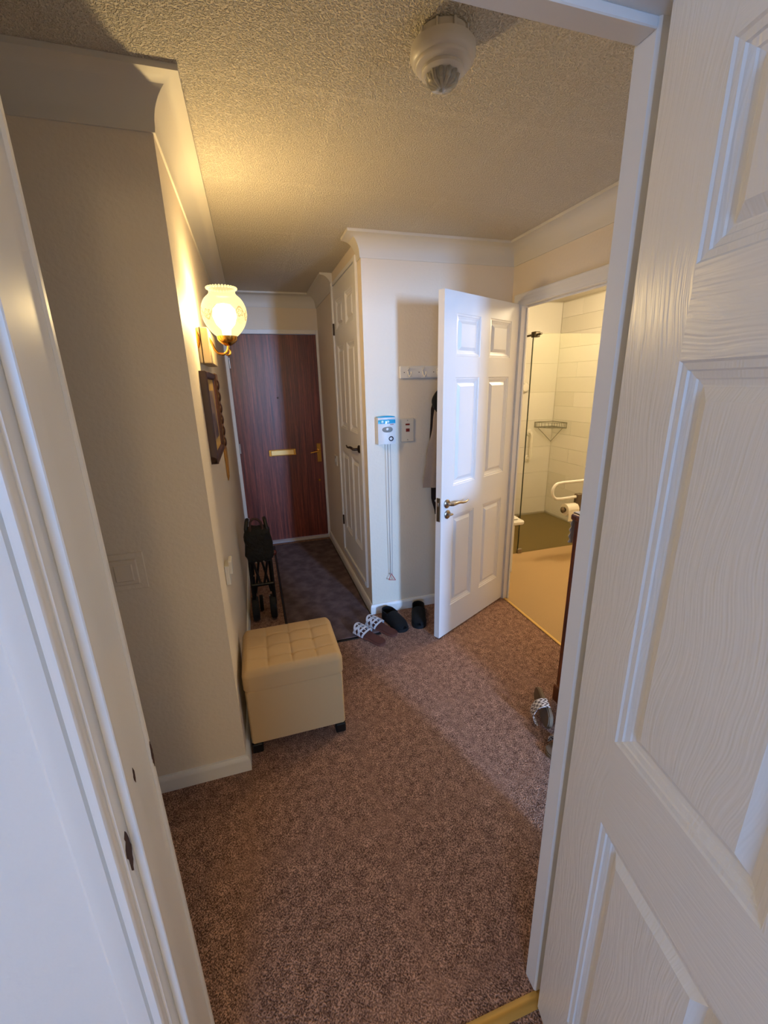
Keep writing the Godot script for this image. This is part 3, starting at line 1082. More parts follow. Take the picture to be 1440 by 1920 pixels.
func walker() -> void:
	var cloth := bumpy(mat(Color(0.035, 0.033, 0.036), 0.85), tex(noise(0.03, 81).get_seamless_image(256, 256)), 0.5, Vector3.ONE * 4.0)
	var frame := mat(Color(0.03, 0.03, 0.032), 0.35, 0.3)
	var o := thing("folded_rollator", V(-0.045, 0, -2.75), "folded black wheeled walker leaning by the left corridor wall", "walker")
	var b := MB.new()
	for x in [-0.072, 0.062]:
		b.tube([V(x * 1.0, 0.10, 0.03), V(x, 0.40, 0.015), V(x * 0.9, 0.62, 0.0)], 0.012, 10)
		b.tube([V(x * 0.95, 0.09, -0.06), V(x * 0.85, 0.42, -0.03)], 0.011, 10)
	b.tube([V(-0.075, 0.262, 0.03), V(0.065, 0.262, 0.03)], 0.012, 10)
	part(o, "frame", b, frame)
	b = MB.new()
	for x in [-1.0, 1.0]:
		b.tube([V(x * 0.045 - 0.005, 0.43, 0.034), V(x * 0.012 - 0.005, 0.27, 0.034)], 0.008, 8)
		b.tube([V(x * 0.010 - 0.005, 0.43, 0.020), V(x * 0.050 - 0.005, 0.20, 0.020)], 0.008, 8)
	part(o, "cross_brace", b, frame)
	# folded seat and bag: soft lumpy block
	var n := noise(5.0, 82, FastNoiseLite.TYPE_SIMPLEX_SMOOTH, 2)
	b = MB.new()
	b.grid(36, 26, func(u: float, w: float) -> Vector3:
		var a := TAU * u
		var e := PI * (w - 0.5)
		var cx := signf(cos(a)) * pow(absf(cos(a)), 0.5)
		var sx := signf(sin(a)) * pow(absf(sin(a)), 0.6)
		var ce := pow(maxf(cos(e), 0.0), 0.35)
		var se := signf(sin(e)) * pow(absf(sin(e)), 0.7)
		var wd := lerpf(0.094, 0.080, w)
		var p := V(cx * ce * wd - 0.003, 0.545 + se * 0.120, sx * ce * 0.060)
		var d := 1.0 + 0.16 * n.get_noise_3dv(p * 2.2)
		return V(p.x * d, p.y + 0.01 * n.get_noise_3dv(p * 3.0), p.z * d), true)
	part(o, "folded_seat", b, cloth, false, 60.0)
	b = MB.new()
	for x in [-0.070, 0.058]:
		b = MB.new()
		b.tube([V(x, 0.55, 0.03), V(x, 0.66, 0.02), V(x * 0.9, 0.695, -0.005), V(x * 0.85, 0.700, -0.05)], 0.013, 10)
		part(o, "hand_grip", b, BLACK)

	b = MB.new()
	b.tube(smooth_path([V(-0.045, 0.64, 0.04), V(-0.040, 0.705, 0.04), V(-0.010, 0.728, 0.04), V(0.025, 0.70, 0.04), V(0.032, 0.64, 0.04)], 5), 0.008, 8)
	part(o, "carry_strap", b, mat(Color(0.22, 0.12, 0.10), 0.7))
	for x in [-0.068, 0.048]:
		b = MB.new()
		b.lathe([Vector2(0.055, -0.022), Vector2(0.076, -0.021), Vector2(0.082, -0.012), Vector2(0.082, 0.012), Vector2(0.076, 0.021), Vector2(0.055, 0.022), Vector2(0.055, -0.022)], 32, along(V(x, 0.082, 0.015), V(1, 0, 0)), false)
		var t := part(o, "wheel", b, mat(Color(0.03, 0.03, 0.03), 0.8))
		b = MB.new()
		for k in 5:
			var a := TAU * k / 5.0
			b.tube([V(x, 0.082, 0.015), V(x, 0.082 + 0.058 * cos(a), 0.015 + 0.058 * sin(a))], 0.007, 8)
		b.lathe([Vector2(0.014, -0.016), Vector2(0.014, 0.016)], 16, along(V(x, 0.082, 0.015), V(1, 0, 0)))
		part(t, "spokes", b, mat(Color(0.10, 0.10, 0.10), 0.5))
	b = MB.new()
	b.lathe([Vector2(0.045, -0.012), Vector2(0.055, -0.010), Vector2(0.055, 0.010), Vector2(0.045, 0.012)], 28, along(V(-0.03, 0.06, -0.10), V(1, 0, 0)))
	part(o, "wheel", b, mat(Color(0.03, 0.03, 0.03), 0.8))
	b = MB.new()
	b.ball(V(0.090, 0.470, 0.01), V(0.017, 0.019, 0.017), 14, 10)
	part(o, "knob", b, mat(Color(0.33, 0.10, 0.08), 0.45))
	for p in [V(-0.030, 0.435, 0.058), V(0.018, 0.437, 0.058), V(-0.055, 0.33, 0.028), V(0.03, 0.17, 0.03), V(-0.01, 0.165, 0.035)]:
		b = MB.new()
		b.ball(p, V(0.0055, 0.0055, 0.004), 10, 8)
		part(o, "rivet", b, STEEL)

func bath_things() -> void:
	var wp := mat(Color(0.90, 0.885, 0.84), 0.25)
	# shower glass
	var o := thing("shower_screen", V(2.72, 0, -3.13), "clear frameless glass shower screen across the wet floor", "shower screen")
	var gm := mat(Color(0.80, 0.80, 0.62, 0.07), 0.02)
	gm.transparency = BaseMaterial3D.TRANSPARENCY_ALPHA
	gm.cull_mode = BaseMaterial3D.CULL_DISABLED
	gm.metallic_specular = 0.22
	var b := MB.new()
	b.box(V(2.222, 0.012, -3.134), V(3.249, 1.895, -3.126))
	part(o, "pane", b, gm, true)
	b = MB.new()
	b.box(V(2.216, 0.012, -3.1345), V(2.222, 1.895, -3.1255))
	part(o, "edge_trim", b, mat(Color(0.20, 0.22, 0.17), 0.3, 0.3), true)
	b = MB.new()
	b.tube([V(2.235, 1.882, -3.05), V(2.235, 1.882, -4.109)], 0.009, 10)
	b.box(V(2.216, 1.862, -3.16), V(2.262, 1.905, -3.10), 0.004)
	part(o, "support_bar", b, mat(Color(0.30, 0.27, 0.22), 0.3, 0.9), true)
	b = MB.new()
	b.box(V(2.214, 0.001, -3.142), V(2.26, 0.045, -3.118), 0.003)
	part(o, "floor_clamp", b, STEEL, true)
	# wire basket in the corner
	o = thing("corner_basket", V(3.25, 0.97, -4.11), "chrome wire basket in the shower corner", "shower basket")
	b = MB.new()
	for y in [1.085, 1.03]:
		b.tube(smooth_path([V(3.246, y, -3.87), V(3.18, y, -3.875), V(3.10, y, -3.93), V(3.02, y, -4.04), V(3.012, y, -4.106)], 4), 0.004, 6)
		b.tube([V(3.246, y, -3.87), V(3.246, y, -4.106), V(3.012, y, -4.106)], 0.004, 6)
	var path := smooth_path([V(3.246, 0, -3.87), V(3.18, 0, -3.875), V(3.10, 0, -3.93), V(3.02, 0, -4.04), V(3.012, 0, -4.106)], 4)
	for p in path:
		b.tube([p + V(0, 1.085, 0), p + V(0, 1.03, 0)], 0.0025, 6)
	for k in 7:
		var t := k / 6.0
		b.tube([V(3.246, 1.03, lerpf(-3.87, -4.1, t)), V(lerpf(3.18, 3.012, t), 1.03, lerpf(-3.875, -4.1, t))], 0.0025, 6)
	for p in [V(3.20, 1.03, -3.875), V(3.02, 1.03, -4.06)]:
		b.tube([p, V(3.235, 0.86, -4.095)], 0.003, 6)
	part(o, "wire", b, mat(Color(0.42, 0.40, 0.36), 0.3, 0.9), true)
	# grab bar and shower rail holder on the end wall
	o = thing("grab_rail", V(2.94, 0.68, -4.11), "short white upright grab rail on the shower end wall", "grab rail")
	b = MB.new()
	b.tube([V(2.945, 0.975, -4.11), V(2.945, 0.975, -4.06), V(2.945, 0.955, -4.048), V(2.945, 0.70, -4.048), V(2.945, 0.68, -4.06), V(2.945, 0.68, -4.11)], 0.016, 12)
	part(o, "bar", b, wp, true)
	for y in [0.975, 0.68]:
		b = MB.new()
		b.lathe([Vector2(0.038, 0), Vector2(0.038, 0.008), Vector2(0.030, 0.016)], 20, along(V(2.945, y, -4.11), V(0, 0, 1)))
		part(o, "flange", b, wp, true)
	o = thing("shower_control", V(2.845, 1.44, -4.11), "white rounded shower holder high on the end wall", "shower holder")
	b = MB.new()
	b.lathe([Vector2(0.055, 0), Vector2(0.055, 0.03), Vector2(0.04, 0.05), Vector2(0.0, 0.056)], 24, along(V(2.835, 1.46, -4.11), V(0, 0, 1)))
	part(o, "body", b, wp, true)
	b = MB.new()
	b.tube([V(2.81, 1.50, -4.065), V(2.80, 1.80, -4.065), V(2.80, 1.86, -4.06)], 0.011, 10)
	part(o, "riser", b, wp, true)
	# fold-down support rail with its leg
	o = thing("drop_down_rail", V(3.25, 0.4, -2.85), "white U-shaped fold-down support rail beside the toilet roll", "grab rail")
	b = MB.new()
	pts_rail(b)
	part(o, "rail", b, wp, true)
	b = MB.new()
	b.box(V(3.225, 0.55, -2.90), V(3.249, 0.80, -2.80), 0.004)
	part(o, "wall_plate", b, wp, true)
	b = MB.new()
	b.box(V(2.555, 0.445, -2.872), V(2.615, 0.605, -2.828), 0.006)
	b.tube([V(2.60, 0.475, -2.85), V(2.42, 0.475, -2.85)], 0.008, 8)
	b.lathe([Vector2(0.022, 0), Vector2(0.026, 0.012), Vector2(0.012, 0.02)], 18, along(V(2.445, 0.475, -2.85), V(-1, 0, 0)))
	part(o, "roll_holder", b, mat(Color(0.48, 0.43, 0.36), 0.35, 0.8), true)
	o = thing("toilet_roll", V(2.51, 0.475, -2.85), "cream toilet paper roll on the fold-down rail", "toilet roll")
	b = MB.new()
	b.lathe([Vector2(0.020, -0.055), Vector2(0.050, -0.055), Vector2(0.052, -0.053), Vector2(0.052, 0.053), Vector2(0.050, 0.055), Vector2(0.020, 0.055), Vector2(0.020, -0.055)], 32, along(V(0, 0, 0), V(1, 0, 0)), false)
	part(o, "paper", b, mat(Color(0.90, 0.87, 0.80), 0.9))
	b = MB.new()
	b.slab(6, 10, func(u: float, w: float) -> Vector3: return V(lerpf(-0.054, 0.054, u), -0.005 - w * 0.085, 0.0515 + 0.003 * sin(w * 3.0)), func(u: float, w: float) -> Vector3: return V(lerpf(-0.054, 0.054, u), -0.005 - w * 0.085, 0.0525 + 0.003 * sin(w * 3.0)))
	part(o, "loose_sheet", b, mat(Color(0.90, 0.87, 0.80), 0.9))
	# white unit just inside the doorway
	o = thing("bathroom_unit", V(1.76, 0, -2.84), "low white bathroom unit with overhanging top inside the doorway", "bathroom unit")
	b = MB.new()
	b.box(V(1.64, 0.07, -3.02), V(1.853, 0.475, -2.665), 0.006)
	part(o, "body", b, wp, true)
	b = MB.new()
	b.box(V(1.64, 0.002, -3.0), V(1.835, 0.07, -2.685), 0.003)
	part(o, "plinth", b, mat(Color(0.55, 0.50, 0.42), 0.5), true)
	b = MB.new()
	b.box(V(1.64, 0.475, -3.06), V(1.912, 0.510, -2.63), 0.010)
	part(o, "top", b, wp, true)
	b = MB.new()
	b.box(V(1.68, 0.510, -3.03), V(1.88, 0.530, -2.66), 0.009)
	part(o, "raised_rim", b, wp, true)

func pts_rail(b: MB) -> void:
	var p := [V(3.24, 0.715, -2.85), V(2.41, 0.715, -2.85)]
	p.append_array(arc(V(2.385, 0.645, -2.85), V(0, 1, 0), V(-1, 0, 0), 0.070, 20, 160, 10))
	p.append(V(2.41, 0.575, -2.85))
	p.append(V(3.24, 0.60, -2.85))
	b.tube(p, 0.0125, 12)

func wall_things() -> void:
	# flush switch
	var o := thing("light_switch", V(-0.458, 0.95, -1.51), "flush cream double frame rocker light switch on the left wall", "light switch")
	var b := MB.new()
	b.box(V(-0.072, -0.066, 0), V(0.056, 0.066, 0.005), 0.002)
	part(o, "plate", b, WALL)
	b = MB.new()
	b.box(V(-0.050, -0.045, 0.004), V(0.034, 0.045, 0.011), 0.003)
	var cream := mat(Color(0.90, 0.845, 0.76), 0.6)
	var sf := part(o, "inner_frame", b, cream)
	b = MB.new()
	b.box(V(-0.036, -0.031, 0.009), V(0.020, 0.031, 0.015), 0.003)
	part(sf, "rocker", b, cream)
	# boxed chime under the lamp
	o = thing("door_chime", V(-0.174, 1.69, -2.05), "cream rectangular door chime box below the globe lamp", "door chime")
	b = MB.new()
	b.box(V(0, -0.058, -0.24), V(0.044, 0.075, 0.135), 0.003)
	part(o, "case", b, mat(Color(0.88, 0.80, 0.62), 0.4))
	b = MB.new()
	b.box(V(0.012, -0.0585, 0.130), V(0.016, 0.0755, 0.1362))
	part(o, "case_joint", b, mat(Color(0.25, 0.18, 0.10), 0.7))
	# framed picture
	o = thing("picture_frame", V(-0.174, 1.43, -1.97), "dark wooden picture frame edge-on below the door chime", "picture")
	var dark := mat(Color(0.27, 0.145, 0.075), 0.4)
	var z0 := 0.17
	var z1 := -0.30
	var y0 := -0.185
	var y1 := 0.17
	b = MB.new()
	var fp := [Vector2(0, 0), Vector2(0, 0.022), Vector2(0.004, 0.028), Vector2(0.020, 0.024), Vector2(0.028, 0.014), Vector2(0.028, 0)]
	b.sweep([V(0, y0, z0), V(0, y1, z0), V(0, y1, z1), V(0, y0, z1), V(0, y0, z0)], V(1, 0, 0), fp, 1.0)
	if b.bounds().size.z > z0 - z1 + 0.01:
		b = MB.new()
		b.sweep([V(0, y0, z0), V(0, y1, z0), V(0, y1, z1), V(0, y0, z1), V(0, y0, z0)], V(1, 0, 0), fp, -1.0)
	part(o, "frame", b, dark)
	b = MB.new()
	b.box(V(0.004, y0 + 0.026, z1 + 0.026), V(0.013, y1 - 0.026, z0 - 0.026))
	part(o, "mount", b, mat(Color(0.80, 0.66, 0.40), 0.6))
	var pn := noise(1.0, 91, FastNoiseLite.TYPE_SIMPLEX_SMOOTH, 3)
	var print_ := mat(Color(1, 1, 1), 0.3)
	print_.albedo_texture = paint(128, 128, func(x: float, y: float) -> Color:
		var a := pn.get_noise_2d(x * 5.0, y * 5.0)
		return Color(0.62, 0.52, 0.34).lerp(Color(0.30, 0.22, 0.12), clampf(0.5 + a + (y - 0.5) * 0.6, 0.0, 1.0)))
	b = MB.new()
	b.box(V(0.012, y0 + 0.075, z1 + 0.075), V(0.0145, y1 - 0.075, z0 - 0.075))
	part(o, "print", b, print_)
	# long gilt hanging beyond it
	o = thing("wall_hanging", V(-0.174, 1.30, -2.60), "narrow gilt and brown wall hanging beyond the picture frame", "wall hanging")
	var gilt := mat(Color(0.62, 0.44, 0.20), 0.45, 0.4)
	b = MB.new()
	b.box(V(0, -0.10, -0.10), V(0.010, 0.31, 0.06), 0.003)
	part(o, "backing", b, gilt)
	for k in 6:
		b = MB.new()
		b.ball(V(0.012, -0.06 + 0.062 * k, 0.0), V(0.009, 0.026, 0.030), 14, 8)
		part(o, "medallion", b, mat(Color(0.24, 0.10, 0.05), 0.4))
	b = MB.new()
	for k in 9:
		var z := -0.09 + 0.018 * k
		b.tube([V(0.005, -0.10, z), V(0.007, -0.17, z + 0.002), V(0.005, -0.26 - 0.02 * (k % 2), z)], [0.006, 0.005, 0.003], 6)
	part(o, "fringe", b, gilt)
	# heating control low on the left wall
	o = thing("heating_control", V(-0.174, 0.80, -1.74), "small white heating control box low on the corridor wall", "heating control")
	b = MB.new()
	b.box(V(0, -0.045, -0.04), V(0.018, 0.040, 0.035), 0.003)
	part(o, "back_box", b, PLASTIC)
	b = MB.new()
	b.box(V(0.016, 0.0, -0.036), V(0.030, 0.058, 0.030), 0.003)
	part(o, "cover", b, PLASTIC)
	# socket in the corridor
	o = thing("wall_switch", V(0.662, 0.91, -3.60), "small white switch plate between cupboard and front door", "light switch")
	b = MB.new()
	b.box(V(-0.010, -0.043, -0.043), V(0, 0.043, 0.043), 0.003)
	part(o, "plate", b, PLASTIC)
	b = MB.new()
	b.box(V(-0.016, -0.014, -0.010), V(-0.009, 0.014, 0.010), 0.002)
	part(o, "rocker", b, PLASTIC)
	# emergency call unit
	o = thing("emergency_call_unit", V(0.780, 1.262, -2.543), "white wall call unit with bright blue top lens", "call unit")
	b = MB.new()
	var bul := func(x: float) -> float: return 0.040 + 0.010 * (1.0 - pow(x / 0.058, 2))
	b.slab(16, 2, func(u: float, w: float) -> Vector3: return V(lerpf(-0.056, 0.056, u), lerpf(-0.083, 0.078, w), bul.call(lerpf(-0.056, 0.056, u))), func(u: float, w: float) -> Vector3: return V(lerpf(-0.060, 0.060, u), lerpf(-0.083, 0.078, w), 0.0))
	part(o, "case", b, mat(Color(0.86, 0.85, 0.83), 0.35), false, 25.0)
	b = MB.new()
	b.slab(16, 6, func(u: float, w: float) -> Vector3:
		var x := lerpf(-0.055, 0.055, u)
		return V(x, 0.042 + w * (0.040 + 0.006 * (1.0 - pow(x / 0.055, 2))), bul.call(x) + 0.003 - 0.010 * w * w), func(u: float, w: float) -> Vector3:
		var x := lerpf(-0.057, 0.057, u)
		return V(x, 0.042 + w * (0.040 + 0.006 * (1.0 - pow(x / 0.057, 2))), 0.004))
	var blue := mat(Color(0.03, 0.62, 0.78), 0.08)
	blue.clearcoat_enabled = true
	part(o, "blue_lens", b, blue, false, 25.0)
	b = MB.new()
	for x in [-0.030, 0.006]:
		b.ball(V(x, 0.053, 0.050), V(0.009, 0.008, 0.006), 12, 8)
	part(o, "indicator", b, mat(Color(0.80, 0.93, 0.95), 0.2))
	b = MB.new()
	b.ball(V(0.002, 0.006, 0.047), V(0.034, 0.020, 0.006), 24, 10)
	var sp := part(o, "speaker", b, mat(Color(0.52, 0.52, 0.50), 0.6))
	b = MB.new()
	b.ball(V(0.000, 0.009, 0.053), V(0.008, 0.008, 0.004), 12, 8)
	part(sp, "speaker_button", b, mat(Color(0.93, 0.93, 0.92), 0.3))
	b = MB.new()
	var ring := []
	for k in 24:
		ring.append(V(0.024 + 0.013 * cos(TAU * k / 24), -0.050 + 0.012 * sin(TAU * k / 24), 0.0485))
	b.tube(ring, 0.0034, 8, true)
	part(o, "button_ring", b, mat(Color(0.10, 0.07, 0.13), 0.4))
	b = MB.new()
	b.box(V(0.018, 0.034, 0.045), V(0.042, 0.038, 0.0495), 0.001)
	part(o, "printed_strip", b, mat(Color(0.62, 0.42, 0.50), 0.5))
	o = thing("pull_cord", V(0.795, 0.262, -2.512), "white alarm cord with a red triangle at its end", "pull cord")
	var cordm := mat(Color(0.62, 0.60, 0.62), 0.7)
	for x in [-0.010, 0.008]:
		b = MB.new()
		b.tube([V(x, 0.925, 0), V(x + 0.002, 0.5, 0), V(x * 0.6 + 0.002, 0.026, 0)], 0.0016, 6)
		part(o, "cord", b, cordm)
	b = MB.new()
	b.tube([V(-0.020, -0.006, 0.004), V(0.000, 0.032, -0.004), V(0.026, -0.014, 0.006)], 0.0042, 8, true)
	part(o, "triangle", b, mat(Color(0.72, 0.10, 0.09), 0.35))
	# plate with two red windows
	o = thing("indicator_plate", V(0.926, 1.254, -2.543), "white wall plate with two red indicator windows", "switch plate")
	b = MB.new()
	b.box(V(-0.044, -0.073, 0), V(0.044, 0.073, 0.010), 0.003)
	part(o, "plate", b, mat(Color(0.86, 0.83, 0.77), 0.35))
	for w in [[-0.014, 0.014, 0.030, 0.040], [-0.011, 0.013, -0.010, 0.010]]:
		b = MB.new()
		b.box(V(w[0], w[2], 0.008), V(w[1], w[3], 0.0125), 0.001)
		part(o, "red_window", b, mat(Color(0.50, 0.06, 0.035), 0.3))
	for y in [-0.060, 0.060]:
		b = MB.new()
		b.lathe([Vector2(0.0035, 0), Vector2(0.0035, 0.0015)], 10, along(V(0, y, 0.010), V(0, 0, 1)))
		part(o, "screw", b, STEEL)
	# hook rail
	o = thing("coat_hook_rail", V(1.16, 1.60, -2.543), "white wooden rail of white coat hooks on the back wall", "coat rack")
	b = MB.new()
	b.box(V(-0.283, -0.038, 0), V(0.283, 0.036, 0.019), 0.005)
	part(o, "board", b, WHITE)
	for k in 6:
		var x := -0.232 + 0.0955 * k
		b = MB.new()
		b.box(V(x - 0.006, -0.020, 0.018), V(x + 0.006, 0.026, 0.021), 0.001)
		b.tube(smooth_path([V(x, 0.012, 0.020), V(x, 0.020, 0.034), V(x, 0.028, 0.042)], 4), 0.0044, 8)
		b.tube(smooth_path([V(x, 0.004, 0.020), V(x + 0.001, -0.018, 0.030), V(x + 0.003, -0.026, 0.044), V(x + 0.006, -0.014, 0.055), V(x + 0.007, 0.000, 0.056)], 5), 0.0044, 8)
		part(o, "hook", b, mat(Color(0.90, 0.88, 0.84), 0.3))
		b = MB.new()
		b.lathe([Vector2(0.003, 0), Vector2(0.003, 0.001)], 8, along(V(x - 0.024, -0.002, 0.019), V(0, 0, 1)))
		part(o, "screw", b, DARKMETAL)
	# garments on the hooks
	garment("coat", V(1.17, 0.69, -2.497), 0.86, [[0.0, 0.058, 0.030], [0.15, 0.085, 0.032], [0.5, 0.105, 0.034], [0.8, 0.10, 0.030], [0.97, 0.035, 0.020], [1.0, 0.02, 0.015]], Color(0.10, 0.035, 0.045), 101, "dark maroon coat hanging from the hook rail behind the door", "coat")
	garment("jacket", V(1.124, 0.90, -2.425), 0.66, [[0.0, 0.122, 0.028], [0.3, 0.105, 0.032], [0.6, 0.072, 0.034], [0.9, 0.050, 0.03], [1.0, 0.02, 0.015]], Color(0.60, 0.54, 0.50), 102, "light grey jacket sleeve showing beside the dark coat", "jacket")
	b = MB.new()
	b.grid(24, 16, func(u: float, w: float) -> Vector3:
		var a := TAU * u
		var e := PI * w
		return V(1.064 + 0.052 * cos(a) * sin(e), 1.43 + 0.062 * cos(e) * (1.0 + 0.15 * sin(a * 3.0)), -2.352 + 0.035 * sin(a) * sin(e)), true)
	solo("cap", b, mat(Color(0.02, 0.02, 0.025), 0.9), "black cap hanging at the top of the coats", "cap")
	# door mat
	var mn := noise(0.008, 111, FastNoiseLite.TYPE_SIMPLEX, 4).get_seamless_image(512, 512)
	var mf := noise(0.3, 112, FastNoiseLite.TYPE_SIMPLEX, 1).get_seamless_image(512, 512)
	var mc := Image.create(512, 512, false, Image.FORMAT_RGB8)
	for j in 512:
		for i in 512:
			var t := clampf((mn.get_pixel(i, j).r - 0.5) * 1.6 + 0.5, 0, 1) * 0.55 + mf.get_pixel(i, j).r * 0.45
			mc.set_pixel(i, j, Color(0.35, 0.30, 0.305).lerp(Color(0.52, 0.45, 0.455), t))
	var mm := bumpy(mat(Color(1, 1, 1), 0.95), tex(mf), 0.3, Vector3.ONE * 1.6)
	mm.albedo_texture = tex(mc)
	mm.specular_mode = BaseMaterial3D.SPECULAR_DISABLED
	o = thing("door_mat", V(0.355, 0, -3.20), "long charcoal brown door mat running to the front door", "door mat")
	b = MB.new()
	b.box(V(-0.275, 0.0, -0.905), V(0.283, 0.009, 0.905), 0.003)
	part(o, "pile", b, mm)
	b = MB.new()
	b.box(V(-0.290, 0.0, -0.92), V(-0.275, 0.006, 0.92), 0.002)
	b.box(V(-0.275, 0.0, 0.905), V(0.289, 0.006, 0.925), 0.002)
	b.box(V(-0.275, 0.0, -0.92), V(0.289, 0.006, -0.905), 0.002)
	b.box(V(0.283, 0.0, -0.905), V(0.289, 0.006, 0.905), 0.002)
	part(o, "rubber_edge", b, BLACK)

# a hanging garment: ellipse sections (height share, half width, half depth) with folds
func garment(called: String, at: Vector3, h: float, sec: Array, c: Color, seed_: int, label: String, cat: String) -> void:
	var b := MB.new()
	b.grid(40, 30, func(u: float, w: float) -> Vector3:
		var k := 0
		while k < sec.size() - 2 and w > sec[k + 1][0]: k += 1
		var t := smoothstep(sec[k][0], sec[k + 1][0], w)
		var rx := lerpf(sec[k][1], sec[k + 1][1], t)
		var rz := lerpf(sec[k][2], sec[k + 1][2], t)
		var a := TAU * u
		var f := 1.0 + 0.13 * sin(a * 6.0 + w * 2.0 + seed_) * (1.0 - w)
		return at + V(rx * cos(a) * f, w * h, clampf(rz * sin(a) * f, -0.045, 1.0)))
	var m := bumpy(mat(c, 0.9), tex(noise(0.2, seed_, FastNoiseLite.TYPE_SIMPLEX, 1).get_seamless_image(128, 128)), 0.1, Vector3.ONE * 6.0)
	m.cull_mode = BaseMaterial3D.CULL_DISABLED
	solo(called, b, m, label, cat, "", "", 60.0)

func foot_outline(l: float, w: float, g := 0.0) -> Array:
	# heel at x = 0, toe at x = l
	var out := []
	var half := [0.62, 0.80, 0.82, 0.78, 0.76, 0.80, 0.92, 1.0, 1.0, 0.93, 0.74]
	var n := half.size()
	var pts := []
	for i in n:
		pts.append(Vector2(l * (0.04 + 0.90 * i / (n - 1)), w * 0.5 * half[i] - g))
	out.append(Vector2(g, 0))
	out.append(Vector2(0.012 * l + g, w * 0.16))
	out.append_array(pts)
	out.append(Vector2(l * 0.985 - g, w * 0.17))
	out.append(Vector2(l - g, 0))
	out.append(Vector2(l * 0.985 - g, -w * 0.17))
	pts.reverse()
	for p in pts:
		out.append(Vector2(p.x, -p.y))
	out.append(Vector2(0.012 * l + g, -w * 0.16))
	return out

# a slide sandal lying along +x (heel at 0), strap near the toe
func sandal(o: Node3D, l: float, w: float, sole: Material, foot: Material, strap: Material, slats: bool) -> void:
	var up := Transform3D(Basis(V(1, 0, 0), V(0, 0, -1), V(0, 1, 0)), Vector3.ZERO)
	var b := MB.new()
	b.prism(foot_outline(l, w), 0.0, 0.014, up)
	part(o, "sole", b, sole)
	b = MB.new()
	b.prism(foot_outline(l, w, 0.003), 0.014, 0.020, up)
	part(o, "footbed", b, foot)
	var arch := func(x: float, s: float, r: float) -> Vector3:
		# s 0..1 over the foot from side to side
		var a := PI * s
		return V(x, 0.010 + (0.046 + r) * pow(maxf(sin(a), 0.0), 0.75), -(w * 0.5 + r) * cos(a))
	if slats:
		# lattice of white bands with gaps
		for k in 5:
			b = MB.new()
			var s0 := 0.0
			var x0 := l * (0.60 + 0.075 * k)
			var tilt := 0.03 if k % 2 else -0.02
			b.slab(2, 20, func(u: float, t: float) -> Vector3: return arch.call(x0 + u * l * 0.058 + tilt * sin(PI * t), t, 0.002), func(u: float, t: float) -> Vector3: return arch.call(x0 + u * l * 0.058 + tilt * sin(PI * t), t, 0.0))
			part(o, "strap", b, strap, false, 60.0)
		b = MB.new()
		for s in [0.22, 0.4, 0.6, 0.78]:
			b.slab(10, 1, func(u: float, t: float) -> Vector3: return arch.call(l * (0.60 + 0.34 * u), s + 0.04 * t + 0.06 * (u - 0.5), 0.0035), func(u: float, t: float) -> Vector3: return arch.call(l * (0.60 + 0.34 * u), s + 0.04 * t + 0.06 * (u - 0.5), 0.0018))
		part(o, "cross_strap", b, strap, false, 60.0)
	else:
		b = MB.new()
		b.slab(6, 24, func(u: float, t: float) -> Vector3: return arch.call(l * (0.56 + 0.24 * u), t, 0.016), func(u: float, t: float) -> Vector3: return arch.call(l * (0.56 + 0.24 * u), t, 0.0135))
		part(o, "strap", b, strap, false, 60.0)

